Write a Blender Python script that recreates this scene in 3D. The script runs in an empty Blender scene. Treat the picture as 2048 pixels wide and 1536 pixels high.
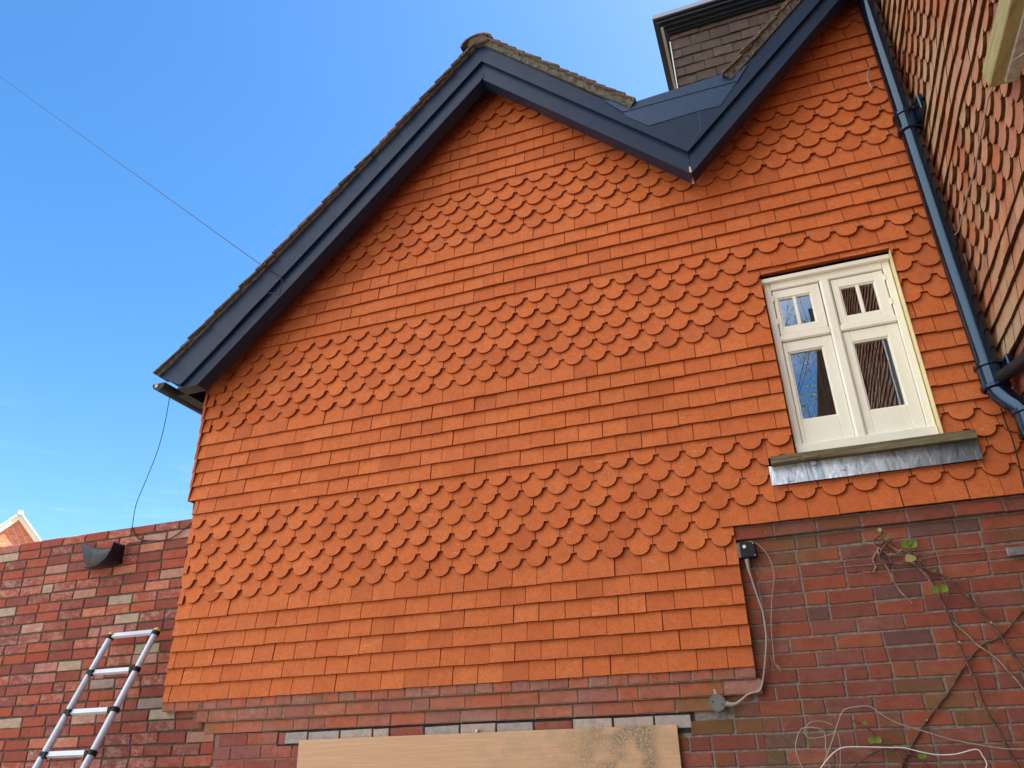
import bpy, math, random
from mathutils import Vector, Matrix, noise as mnoise
R = math.radians
rng = random.Random(11)
SC = bpy.context.scene
COL = SC.collection

# ---------------------------------------------------------------- camera
cam_d = bpy.data.cameras.new("camera"); cam = bpy.data.objects.new("camera", cam_d); COL.objects.link(cam)
def cam_axes(y, p, r):
    F = Vector((math.sin(y)*math.cos(p), math.cos(y)*math.cos(p), math.sin(p)))
    Rt = Vector((math.cos(y), -math.sin(y), 0)); U = Rt.cross(F)
    return Rt*math.cos(r)+U*math.sin(r), U*math.cos(r)-Rt*math.sin(r), F
_r, _u, _f = cam_axes(-0.3334, 0.4548, -0.0290)
cam.matrix_world = Matrix(((_r.x, _u.x, -_f.x, 3.9298), (_r.y, _u.y, -_f.y, -4.7076), (_r.z, _u.z, -_f.z, -0.4357), (0, 0, 0, 1)))
cam_d.sensor_width = 36; cam_d.lens = 36*1545/2048; cam_d.clip_end = 3000; cam_d.clip_start = 0.05
SC.camera = cam

# ---------------------------------------------------------------- light
SUN_EL, SUN_AZ = R(56), math.atan2(0.43, 0.90)      # azimuth measured from +x towards +y
world = bpy.data.worlds.new("World"); SC.world = world; world.use_nodes = True
nt = world.node_tree; nt.nodes.clear()
sky = nt.nodes.new("ShaderNodeTexSky"); sky.sky_type = 'NISHITA'; sky.sun_disc = False
sky.sun_elevation = SUN_EL; sky.sun_rotation = math.pi/2 - SUN_AZ
sky.air_density = 1.15; sky.dust_density = 1.3; sky.ozone_density = 3.0
bg = nt.nodes.new("ShaderNodeBackground"); bg.inputs[1].default_value = 0.05
wo = nt.nodes.new("ShaderNodeOutputWorld")
hs = nt.nodes.new("ShaderNodeHueSaturation"); hs.inputs['Saturation'].default_value = 1.32
nt.links.new(sky.outputs[0], hs.inputs['Color']); tc = nt.nodes.new("ShaderNodeTexCoord"); mp = nt.nodes.new("ShaderNodeMapping"); mp.inputs['Scale'].default_value = (2.2, 2.2, 13.0)
cn = nt.nodes.new("ShaderNodeTexNoise"); cn.inputs['Scale'].default_value = 2.3; cn.inputs['Detail'].default_value = 7; cn.inputs['Roughness'].default_value = 0.6; cn.inputs['Distortion'].default_value = 0.5
nt.links.new(tc.outputs['Generated'], mp.inputs[0]); nt.links.new(mp.outputs[0], cn.inputs['Vector'])
cr = nt.nodes.new("ShaderNodeMapRange"); nt.links.new(cn.outputs['Fac'], cr.inputs[0]); cr.inputs[1].default_value = 0.50; cr.inputs[2].default_value = 0.80; cr.inputs[4].default_value = 0.26
sx = nt.nodes.new("ShaderNodeSeparateXYZ"); nt.links.new(tc.outputs['Generated'], sx.inputs[0])
hz = nt.nodes.new("ShaderNodeMapRange"); nt.links.new(sx.outputs[2], hz.inputs[0]); hz.inputs[1].default_value = 0.40; hz.inputs[2].default_value = 0.27
ml = nt.nodes.new("ShaderNodeMath"); ml.operation = 'MULTIPLY'; nt.links.new(cr.outputs[0], ml.inputs[0]); nt.links.new(hz.outputs[0], ml.inputs[1])
cm = nt.nodes.new("ShaderNodeMix"); cm.data_type = 'RGBA'; nt.links.new(ml.outputs[0], cm.inputs[0]); nt.links.new(hs.outputs[0], cm.inputs[6]); cm.inputs[7].default_value = (3.6, 4.2, 4.6, 1)
# unseen bank of bright white cloud, added high on the left to light the facade
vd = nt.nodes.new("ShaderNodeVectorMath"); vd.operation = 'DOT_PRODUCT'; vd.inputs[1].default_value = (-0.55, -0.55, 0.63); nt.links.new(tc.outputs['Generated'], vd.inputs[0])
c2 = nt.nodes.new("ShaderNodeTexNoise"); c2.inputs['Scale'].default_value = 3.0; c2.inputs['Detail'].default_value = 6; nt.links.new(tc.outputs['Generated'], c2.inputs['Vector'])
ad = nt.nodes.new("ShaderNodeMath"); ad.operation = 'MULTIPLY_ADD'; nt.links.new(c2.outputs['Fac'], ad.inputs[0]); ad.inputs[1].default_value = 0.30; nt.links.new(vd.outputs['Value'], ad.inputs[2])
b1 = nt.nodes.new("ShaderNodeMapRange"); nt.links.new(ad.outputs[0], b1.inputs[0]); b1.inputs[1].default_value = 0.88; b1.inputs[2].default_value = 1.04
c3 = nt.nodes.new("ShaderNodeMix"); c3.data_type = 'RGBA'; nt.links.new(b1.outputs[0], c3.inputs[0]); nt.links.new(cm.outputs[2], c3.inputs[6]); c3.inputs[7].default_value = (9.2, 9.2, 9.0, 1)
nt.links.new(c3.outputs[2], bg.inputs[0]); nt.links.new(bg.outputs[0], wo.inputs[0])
sd = bpy.data.lights.new("sun", 'SUN'); sd.energy = 5.0; sd.angle = R(0.53); sd.color = (1.0, 0.93, 0.82)
sun = bpy.data.objects.new("sun", sd); COL.objects.link(sun)
sdir = Vector((math.cos(SUN_AZ)*math.cos(SUN_EL), math.sin(SUN_AZ)*math.cos(SUN_EL), math.sin(SUN_EL)))
sun.rotation_euler = sdir.to_track_quat('Z', 'Y').to_euler(); sun.location = (0, 0, 30)
SC.view_settings.view_transform = 'Standard'; SC.view_settings.look = 'None'
SC.view_settings.exposure = 2.6; SC.view_settings.gamma = 1.0

# ---------------------------------------------------------------- materials
def lin(c): return tuple((x/255/12.92 if x/255 <= 0.04045 else ((x/255+0.055)/1.055)**2.4) for x in c)+(1,)
class Mat:
    def __init__(s, name, rough=0.8, spec=0.3, metal=0.0):
        s.m = bpy.data.materials.new(name); s.m.use_nodes = True; s.t = s.m.node_tree
        s.b = s.t.nodes["Principled BSDF"]
        s.b.inputs['Roughness'].default_value = rough; s.b.inputs['Specular IOR Level'].default_value = spec; s.b.inputs['Metallic'].default_value = metal
        s.co = s.n("ShaderNodeTexCoord").outputs['Object']
    def n(s, t, **k):
        x = s.t.nodes.new(t)
        for a, v in k.items(): setattr(x, a, v)
        return x
    def link(s, a, b): s.t.links.new(a, b)
    def noise(s, scale, detail=3, rough=0.55, sc=None, dist=0):
        x = s.n("ShaderNodeTexNoise"); x.inputs['Scale'].default_value = scale; x.inputs['Detail'].default_value = detail
        x.inputs['Roughness'].default_value = rough; x.inputs['Distortion'].default_value = dist
        src = s.co
        if sc:
            mp = s.n("ShaderNodeMapping"); mp.inputs['Scale'].default_value = sc; s.link(s.co, mp.inputs[0]); src = mp.outputs[0]
        s.link(src, x.inputs['Vector']); return x.outputs['Fac']
    def ramp(s, fac, stops, interp='LINEAR'):
        x = s.n("ShaderNodeValToRGB"); x.color_ramp.interpolation = interp
        e = x.color_ramp.elements
        while len(e) < len(stops): e.new(0.5)
        for i, (p, c) in enumerate(stops):
            e[i].position = p; e[i].color = c if len(c) == 4 else tuple(c)+(1,)
        s.link(fac, x.inputs[0]); return x.outputs[0]
    def mix(s, fac, a, b, mode='MIX'):
        x = s.n("ShaderNodeMix"); x.data_type = 'RGBA'; x.blend_type = mode
        for sock, v in ((x.inputs[0], fac), (x.inputs[6], a), (x.inputs[7], b)):
            if isinstance(v, (int, float)): sock.default_value = v
            elif isinstance(v, tuple): sock.default_value = v if len(v) == 4 else v+(1,)
            else: s.link(v, sock)
        return x.outputs[2]
    def island(s): return s.n("ShaderNodeNewGeometry").outputs['Random Per Island']
    def hash(s, v, k):
        a = s.n("ShaderNodeMath", operation='MULTIPLY'); s.link(v, a.inputs[0]); a.inputs[1].default_value = k
        b = s.n("ShaderNodeMath", operation='FRACT'); s.link(a.outputs[0], b.inputs[0]); return b.outputs[0]
    def mul(s, v, k):
        a = s.n("ShaderNodeMath", operation='MULTIPLY'); s.link(v, a.inputs[0])
        if isinstance(k, (int, float)): a.inputs[1].default_value = k
        else: s.link(k, a.inputs[1])
        return a.outputs[0]
    def bump(s, h, strength=0.4, dist=0.002):
        x = s.n("ShaderNodeBump"); x.inputs['Strength'].default_value = strength; x.inputs['Distance'].default_value = dist
        s.link(h, x.inputs['Height']); s.link(x.outputs[0], s.b.inputs['Normal'])
    def base(s, c):
        if isinstance(c, tuple): s.b.inputs['Base Color'].default_value = c if len(c) == 4 else c+(1,)
        else: s.link(c, s.b.inputs['Base Color'])
        return s
BL = (0, 0, 0, 1); WH = (1, 1, 1, 1)
def step(m, v, a, b): return m.ramp(v, [(a, BL), (b, WH)])

def tile_mat(name, cols, speck, dirt, mark=0.25, grain=1.0):
    m = Mat(name, 0.85, 0.25); r = m.island()
    c = m.ramp(r, [(i/(len(cols)-1), x) for i, x in enumerate(cols)])
    p = m.noise(5, 5, 0.65)
    c = m.mix(m.mul(step(m, p, 0.42, 0.72), dirt), c, (0.40, 0.095, 0.030))
    q = m.noise(30, 5, 0.75, dist=0.3)                     # cloudy firing marks inside a tile
    c = m.mix(m.mul(step(m, q, 0.44, 0.66), 0.45), c, (0.40, 0.092, 0.030))
    c = m.mix(m.mul(step(m, m.hash(r, 91.7), 0.80, 0.98), 0.35), c, (0.36, 0.080, 0.030))
    g = m.noise(135, 4, 0.75)                              # sanded face, dark and light grains
    c = m.mix(m.mul(step(m, g, 0.46, 0.62), speck), c, (0.30, 0.066, 0.022))
    g2 = m.noise(170, 3, 0.7, sc=(1.1, 1.0, 0.9))
    c = m.mix(m.mul(step(m, g2, 0.55, 0.72), speck*0.75), c, (0.82, 0.33, 0.13))
    # pale scuffs left by the press on some tiles
    w = m.noise(30, 4, 0.7, sc=(0.35, 0.35, 1.6), dist=0.6)
    k = m.mul(step(m, w, 0.62, 0.72), m.mul(step(m, m.hash(r, 17.3), 0.40, 0.6), mark))
    c = m.mix(k, c, (0.88, 0.50, 0.28))
    m.base(c); m.bump(m.noise(150, 4, 0.8), 0.75, 0.004)
    return m
M_tile = tile_mat("orange_clay", [(0.60, 0.150, 0.042), (0.67, 0.176, 0.050), (0.63, 0.158, 0.044), (0.70, 0.195, 0.060), (0.57, 0.138, 0.040)], 0.50, 0.35, 0.40)
M_tedge = tile_mat("shaded_clay_edge", [(0.20, 0.034, 0.008), (0.25, 0.042, 0.010)], 0.2, 0.2, 0)  # clay edges coloured darker, with the shade of the undersides painted in
def old_tile():
    m = Mat("weathered_clay", 0.9, 0.2); r = m.island()
    c = m.ramp(r, [(0, (0.40, 0.130, 0.064)), (0.3, (0.48, 0.165, 0.080)), (0.55, (0.40, 0.175, 0.105)), (0.75, (0.52, 0.245, 0.145)), (1, (0.33, 0.130, 0.080))])
    p = m.noise(2.2, 5, 0.6)
    c = m.mix(m.mul(step(m, p, 0.42, 0.7), 0.75), c, (0.46, 0.38, 0.24))
    q = m.noise(16, 5, 0.7)
    c = m.mix(m.mul(step(m, q, 0.5, 0.75), 0.5), c, (0.16, 0.09, 0.06))
    m.base(c); m.bump(m.noise(90, 5, 0.7), 0.8, 0.006)
    return m
M_oldtile = old_tile()

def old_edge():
    m = Mat("mossy_shaded_edge", 0.95, 0.1)
    c = m.ramp(m.noise(14, 4, 0.7), [(0.35, (0.06, 0.022, 0.010)), (0.55, (0.11, 0.045, 0.018)), (0.7, (0.10, 0.08, 0.025))])  # brown and moss, darkened to carry the shade under the wing tiles
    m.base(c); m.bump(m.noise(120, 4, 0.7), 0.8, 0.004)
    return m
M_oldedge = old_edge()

def roof_tile():
    m = Mat("lichened_roof_tile", 0.95, 0.15); r = m.island()
    c = m.ramp(r, [(0, (0.085, 0.06, 0.045)), (0.5, (0.13, 0.10, 0.08)), (0.8, (0.17, 0.085, 0.06)), (1, (0.10, 0.085, 0.07))])
    c = m.mix(m.mul(step(m, m.noise(28, 5, 0.75), 0.55, 0.66), 0.7), c, (0.30, 0.30, 0.26))
    c = m.mix(m.mul(step(m, m.noise(9, 4, 0.7), 0.55, 0.7), 0.6), c, (0.10, 0.10, 0.035))
    m.base(c); m.bump(m.noise(60, 5, 0.75), 0.9, 0.01)
    return m
M_roof = roof_tile()

def dark_tile():
    m = Mat("brown_clay", 0.75, 0.3); r = m.island()
    c = m.ramp(r, [(0, (0.072, 0.048, 0.038)), (0.4, (0.085, 0.062, 0.048)), (0.7, (0.105, 0.066, 0.052)), (1, (0.078, 0.064, 0.046))])
    c = m.mix(m.mul(step(m, m.noise(12, 4, 0.7), 0.55, 0.72), 0.5), c, (0.19, 0.16, 0.08))
    c = m.mix(m.mul(step(m, m.noise(55, 2, 0.5), 0.73, 0.78), 0.8), c, (0.36, 0.34, 0.30))
    m.base(c); m.bump(m.noise(120, 4, 0.7), 0.5, 0.003)
    return m
M_darktile = dark_tile()

def brick_mat(name, stops, lime, moss, stain=(0.05, 0.035, 0.03), haze=0.30):
    m = Mat(name, 0.9, 0.2); r = m.island()
    c = m.ramp(r, stops, 'CONSTANT')
    v = m.noise(18, 4, 0.65, dist=0.4)
    c = m.mix(m.mul(step(m, v, 0.45, 0.8), 0.45), c, stain)
    r2 = m.hash(r, 31.7)
    sm = m.noise(26, 6, 0.8, sc=(0.7, 1, 1.2), dist=0.15)
    k = m.mul(step(m, sm, 0.46, 0.66), m.mul(step(m, r2, 0.35, 0.9), lime))
    c = m.mix(k, c, (0.56, 0.42, 0.36))
    if moss:
        g = m.noise(1.6, 4, 0.6); g2 = step(m, m.hash(r, 57.1), 0.3, 0.9)
        c = m.mix(m.mul(m.mul(step(m, g, 0.5, 0.68), g2), moss), c, (0.13, 0.105, 0.03))
    c = m.mix(m.mul(step(m, m.noise(75, 2, 0.5), 0.74, 0.78), 0.55), c, (0.58, 0.46, 0.40))
    c = m.mix(m.mul(step(m, m.noise(3.1, 6, 0.75, dist=0.3), 0.50, 0.70), haze), c, (0.33, 0.24, 0.19))
    c = m.mix(m.mul(step(m, m.noise(150, 4, 0.8), 0.50, 0.66), 0.35), c, (0.10, 0.04, 0.03))
    m.base(c); m.bump(m.noise(110, 5, 0.75), 0.7, 0.004)
    return m
M_brickL = brick_mat("reclaimed_brick", [(0, (0.32, 0.070, 0.044)), (0.13, (0.25, 0.062, 0.044)), (0.27, (0.36, 0.080, 0.044)), (0.42, (0.29, 0.072, 0.050)), (0.55, (0.40, 0.095, 0.048)), (0.67, (0.23, 0.064, 0.050)),
    (0.77, (0.34, 0.062, 0.040)), (0.83, (0.50, 0.160, 0.085)), (0.87, (0.40, 0.150, 0.120)), (0.91, (0.42, 0.205, 0.150)), (0.950, (0.42, 0.30, 0.22)), (0.975, (0.36, 0.30, 0.21)), (0.985, (0.30, 0.22, 0.19))], 0.62, 0.0, haze=0.12)
M_brickR = brick_mat("old_red_brick", [(0, (0.269, 0.072, 0.045)), (0.18, (0.227, 0.067, 0.047)), (0.38, (0.302, 0.079, 0.045)), (0.55, (0.244, 0.081, 0.060)), (0.72, (0.319, 0.089, 0.049)), (0.86, (0.202, 0.067, 0.054)), (0.95, (0.160, 0.071, 0.062))], 0.14, 0.85, haze=0.14)
M_brickC = brick_mat("pinkish_corbel_brick", [(0, (0.42, 0.135, 0.085)), (0.25, (0.36, 0.130, 0.095)), (0.5, (0.47, 0.130, 0.070)), (0.75, (0.38, 0.165, 0.120))], 0.35, 0.55)
M_brickP = brick_mat("pale_brick", [(0, (0.50, 0.40, 0.34)), (0.3, (0.30, 0.085, 0.055)), (0.45, (0.42, 0.37, 0.34)), (0.7, (0.48, 0.24, 0.17)), (0.85, (0.52, 0.44, 0.37))], 0.5, 0.0)
M_brickF = brick_mat("sunlit_orange_brick", [(0, (0.60, 0.15, 0.06)), (0.4, (0.66, 0.19, 0.08)), (0.7, (0.55, 0.13, 0.06))], 0.3, 0.0)
def mortar(name, a, b):
    m = Mat(name, 0.95, 0.1); m.base(m.ramp(m.noise(30, 5, 0.7), [(0.35, a), (0.65, b)])); m.bump(m.noise(200, 4, 0.7), 0.7, 0.004); return m
M_mortL = mortar("brown_mortar", (0.050, 0.038, 0.028), (0.14, 0.108, 0.080))
M_mortR = mortar("grey_mortar", (0.14, 0.12, 0.10), (0.30, 0.27, 0.235))
M_mortD = mortar("black_mortar", (0.018, 0.018, 0.020), (0.045, 0.045, 0.048))
M_mortW = mortar("white_mortar", (0.5, 0.42, 0.34), (0.62, 0.54, 0.46))
M_verge = mortar("verge_mortar", (0.055, 0.050, 0.042), (0.17, 0.16, 0.135))

def paint(name, col, rough, dirt=None, bs=0.15, sp=0.5):
    m = Mat(name, rough, sp); c = col
    if dirt:
        c = m.mix(m.mul(step(m, m.noise(5, 5, 0.65, sc=(1, 1, 0.5)), 0.48, 0.75), dirt[1]), col, dirt[0])
        c = m.mix(m.mul(step(m, m.noise(60, 3, 0.6), 0.70, 0.76), dirt[1]*0.8), c, dirt[0])
    m.base(c if not isinstance(c, tuple) else c); m.bump(m.noise(45, 3, 0.5), bs, 0.002)
    rr = m.n("ShaderNodeMapRange"); m.link(m.noise(9, 3, 0.6), rr.inputs[0]); rr.inputs[3].default_value = rough*0.8; rr.inputs[4].default_value = min(1, rough*1.25)
    m.link(rr.outputs[0], m.b.inputs['Roughness'])
    return m
M_board = paint("slate_blue_gloss_paint", (0.008, 0.021, 0.054), 0.42, ((0.022, 0.032, 0.048), 0.4), 0.35, 0.22)
M_boardend = paint("bounce_lit_board_end", (0.028, 0.025, 0.017), 0.7, None, .15, .12)  # olive tone is warm ground bounce painted onto the downward end cuts
M_lead_p = paint("painted_lead", (0.014, 0.038, 0.095), 0.36, ((0.04, 0.065, 0.11), 0.4), 0.6, 0.32)
M_blackgloss = paint("black_gloss_paint", (0.004, 0.007, 0.016), 0.16, None, 0.3, 0.5); M_blackgloss.b.inputs["IOR"].default_value = 1.75; M_blackgloss.b.inputs["Specular Tint"].default_value = (0.45, 0.70, 1.0, 1)  # blue specular tint puts a sky colour into the pipe's highlight
M_blackplas = paint("black_plastic", (0.011, 0.012, 0.014), 0.5, ((0.035, 0.032, 0.027), 0.4), 0.2, 0.25)
M_soffit = paint("black_soffit_paint", (0.010, 0.012, 0.016), 0.7, None, .15, .15); M_dsoffit = paint("dormer_black_paint", (0.012, 0.015, 0.020), 0.4)
M_cream = paint("cream_window_paint", (0.87, 0.85, 0.74), 0.45, ((0.62, 0.54, 0.38), 0.30), 0.12)
M_yellow = paint("bounce_lit_reveal", (0.82, 0.69, 0.38), 0.6, ((0.50, 0.42, 0.22), 0.5), 0.5)  # yellow is warm light from below, put into the reveal's colour
M_dark = Mat("dark_void", 0.9, 0.1).base((0.008, 0.007, 0.007)); M_inside = Mat("dark_room", 0.9, 0.1).base((0.02, 0.02, 0.022))
M_alu = paint("grey_aluminium", (0.60, 0.66, 0.72), 0.30, ((0.34, 0.33, 0.30), 0.5)); M_alu.b.inputs['Metallic'].default_value = 0.1
M_cable = paint("grey_cable", (0.34, 0.30, 0.26), 0.5, ((0.18, 0.13, 0.10), 0.6))
M_wire = paint("dark_line_wire", (0.035, 0.033, 0.035), 0.8, None, 0.1, 0.1); M_white_pl = paint("white_plastic", (0.72, 0.72, 0.68), 0.4); M_yellow_pl = paint("yellow_plastic", (0.68, 0.42, 0.05), 0.4); M_red_pl = paint("red_plastic", (0.45, 0.02, 0.02), 0.4)
M_greybox = paint("grey_conduit_box", (0.15, 0.14, 0.13), 0.5, ((0.07, 0.06, 0.05), 0.6))
M_steel = paint("dull_steel", (0.35, 0.35, 0.36), 0.4, ((0.15, 0.13, 0.11), 0.6)); M_steel.b.inputs['Metallic'].default_value = 0.7
M_white_v = paint("sunlit_cream_verge", (0.66, 0.60, 0.48), 0.7)
def leadm():
    m = Mat("new_lead", 0.36, 0.5, 0.45)
    st = m.noise(9, 5, 0.75, sc=(2.2, 1, 0.35), dist=1.2)
    c = m.ramp(st, [(0.30, (0.22, 0.25, 0.30)), (0.44, (0.48, 0.54, 0.62)), (0.58, (0.78, 0.84, 0.90)), (0.72, (0.86, 0.90, 0.94))])
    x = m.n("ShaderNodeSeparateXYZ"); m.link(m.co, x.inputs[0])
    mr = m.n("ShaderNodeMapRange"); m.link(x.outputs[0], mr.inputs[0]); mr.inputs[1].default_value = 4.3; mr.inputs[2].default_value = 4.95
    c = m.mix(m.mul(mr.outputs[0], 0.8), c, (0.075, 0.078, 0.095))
    m.base(c); m.bump(m.noise(26, 4, 0.6, dist=1), 0.7, 0.006)
    return m
M_lead = leadm()
M_leaddark = paint("dark_lead", (0.020, 0.022, 0.030), 0.40, ((0.05, 0.05, 0.062), 0.5), 1.0, 0.4); M_leaddark.b.inputs['Metallic'].default_value = 0.4
def oak():
    m = Mat("weathered_oak", 0.8, 0.25)
    g = m.noise(22, 5, 0.7, sc=(0.25, 1, 3.0), dist=0.6)
    c = m.ramp(g, [(0.3, (0.09, 0.072, 0.04)), (0.5, (0.16, 0.132, 0.075)), (0.7, (0.25, 0.215, 0.13))])
    m.base(c); m.bump(m.noise(60, 5, 0.7, sc=(0.2, 1, 3)), 0.8, 0.006); return m
M_oak = oak()
def oak2():
    m = Mat("lichened_oak", 0.85, 0.2)
    g = m.noise(22, 5, 0.7, sc=(1, 0.25, 3.0), dist=0.6)
    c = m.ramp(g, [(0.3, (0.24, 0.21, 0.09)), (0.5, (0.36, 0.32, 0.15)), (0.7, (0.42, 0.38, 0.20))])
    m.base(c); m.bump(m.noise(60, 5, 0.7, sc=(1, 0.2, 3)), 0.8, 0.006); return m
M_oak2 = oak2()
def ply():
    m = Mat("birch_plywood", 0.6, 0.3)
    g = m.noise(26, 6, 0.7, sc=(0.10, 1, 4.0), dist=0.2)
    c = m.ramp(g, [(0.25, (0.54, 0.31, 0.17)), (0.5, (0.61, 0.365, 0.21)), (0.75, (0.67, 0.43, 0.26))])
    # dried mortar smears towards the right end
    x = m.n("ShaderNodeSeparateXYZ"); m.link(m.co, x.inputs[0])
    mr = m.n("ShaderNodeMapRange"); m.link(x.outputs[0], mr.inputs[0]); mr.inputs[1].default_value = 2.35; mr.inputs[2].default_value = 2.95
    m2 = m.n("ShaderNodeMapRange"); m.link(x.outputs[0], m2.inputs[0]); m2.inputs[1].default_value = 3.12; m2.inputs[2].default_value = 3.04
    k = m.mul(m.mul(mr.outputs[0], m2.outputs[0]), step(m, m.noise(8, 2, 0.5), 0.36, 0.56))
    k = m.mul(k, step(m, m.noise(75, 5, 0.8), 0.42, 0.50))
    c = m.mix(m.mul(k, 0.95), c, (0.20, 0.16, 0.10))
    x1 = m.n("ShaderNodeMapRange"); m.link(x.outputs[0], x1.inputs[0]); x1.inputs[1].default_value = 1.85; x1.inputs[2].default_value = 2.15
    k2 = m.mul(m.mul(x1.outputs[0], step(m, m.noise(11, 2, 0.5), 0.45, 0.6)), step(m, m.noise(140, 4, 0.8), 0.46, 0.56))
    c = m.mix(m.mul(k2, 0.7), c, (0.38, 0.29, 0.18))
    m.base(c); m.bump(m.noise(60, 4, 0.7, sc=(0.2, 1, 3)), 0.4, 0.003); return m
M_ply = ply()
def glassm():
    m = Mat("window_glass", 0.02, 0.5)
    t = m.t; t.nodes.remove(m.b)
    gl = m.n("ShaderNodeBsdfGlossy"); gl.inputs['Roughness'].default_value = 0.0; gl.inputs[0].default_value = (0.9, 0.95, 1, 1)
    tr = m.n("ShaderNodeBsdfTransparent"); tr.inputs[0].default_value = (0.75, 0.8, 0.82, 1)
    mx = m.n("ShaderNodeMixShader"); fr = m.n("ShaderNodeFresnel"); fr.inputs[0].default_value = 1.5
    mr = m.n("ShaderNodeMapRange"); m.link(fr.outputs[0], mr.inputs[0]); mr.inputs[1].default_value = 0; mr.inputs[2].default_value = 1; mr.inputs[3].default_value = 0.31; mr.inputs[4].default_value = 1.0
    m.link(mr.outputs[0], mx.inputs[0]); m.link(tr.outputs[0], mx.inputs[1]); m.link(gl.outputs[0], mx.inputs[2])
    bp = m.n("ShaderNodeBump"); bp.inputs['Strength'].default_value = 0.035; bp.inputs['Distance'].default_value = 0.004; m.link(m.noise(5, 2, 0.4, dist=0.4), bp.inputs['Height']); m.link(bp.outputs[0], gl.inputs['Normal'])
    m.link(mx.outputs[0], t.nodes['Material Output'].inputs[0]); return m
M_glass = glassm()
def curt():
    m = Mat("grey_curtain_cloth", 0.9, 0.1); m.base(m.ramp(m.noise(4, 2), [(0.3, (0.09, 0.095, 0.11)), (0.7, (0.17, 0.18, 0.20))])); return m
M_curt = curt()
def bark(name, a, b):
    m = Mat(name, 0.85, 0.2); m.base(m.ramp(m.noise(40, 4, 0.7), [(0.35, a), (0.65, b)])); m.bump(m.noise(150, 4, 0.7), 0.6, 0.002); return m
M_vine = bark("brown_vine_bark", (0.07, 0.038, 0.025), (0.17, 0.10, 0.07)); M_vinel = bark("tan_vine_bark", (0.24, 0.16, 0.12), (0.36, 0.26, 0.20)); M_bark = bark("tree_bark", (0.06, 0.05, 0.04), (0.13, 0.11, 0.085))
def leaf(name, a, b):
    m = Mat(name, 0.5, 0.4); r = m.island(); m.base(m.ramp(r, [(0, a), (1, b)]))
    m.b.inputs['Transmission Weight'].default_value = 0.0
    try: m.b.inputs['Subsurface Weight'].default_value = 0.0
    except Exception: pass
    return m
M_leafg = leaf("fresh_vine_leaf", (0.13, 0.24, 0.03), (0.20, 0.30, 0.05)); M_leafy = leaf("yellow_vine_leaf", (0.40, 0.42, 0.12), (0.46, 0.46, 0.16)); M_leaft = leaf("spring_tree_leaf", (0.16, 0.22, 0.03), (0.34, 0.36, 0.08))
def ground():
    m = Mat("pale_gravel_paving", 0.9, 0.2)
    c = m.ramp(m.noise(6, 6, 0.7), [(0.35, (0.16, 0.145, 0.12)), (0.65, (0.24, 0.215, 0.18))]); m.base(c); m.bump(m.noise(60, 5, 0.7), 0.6, 0.01); return m
M_ground = ground()

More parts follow.
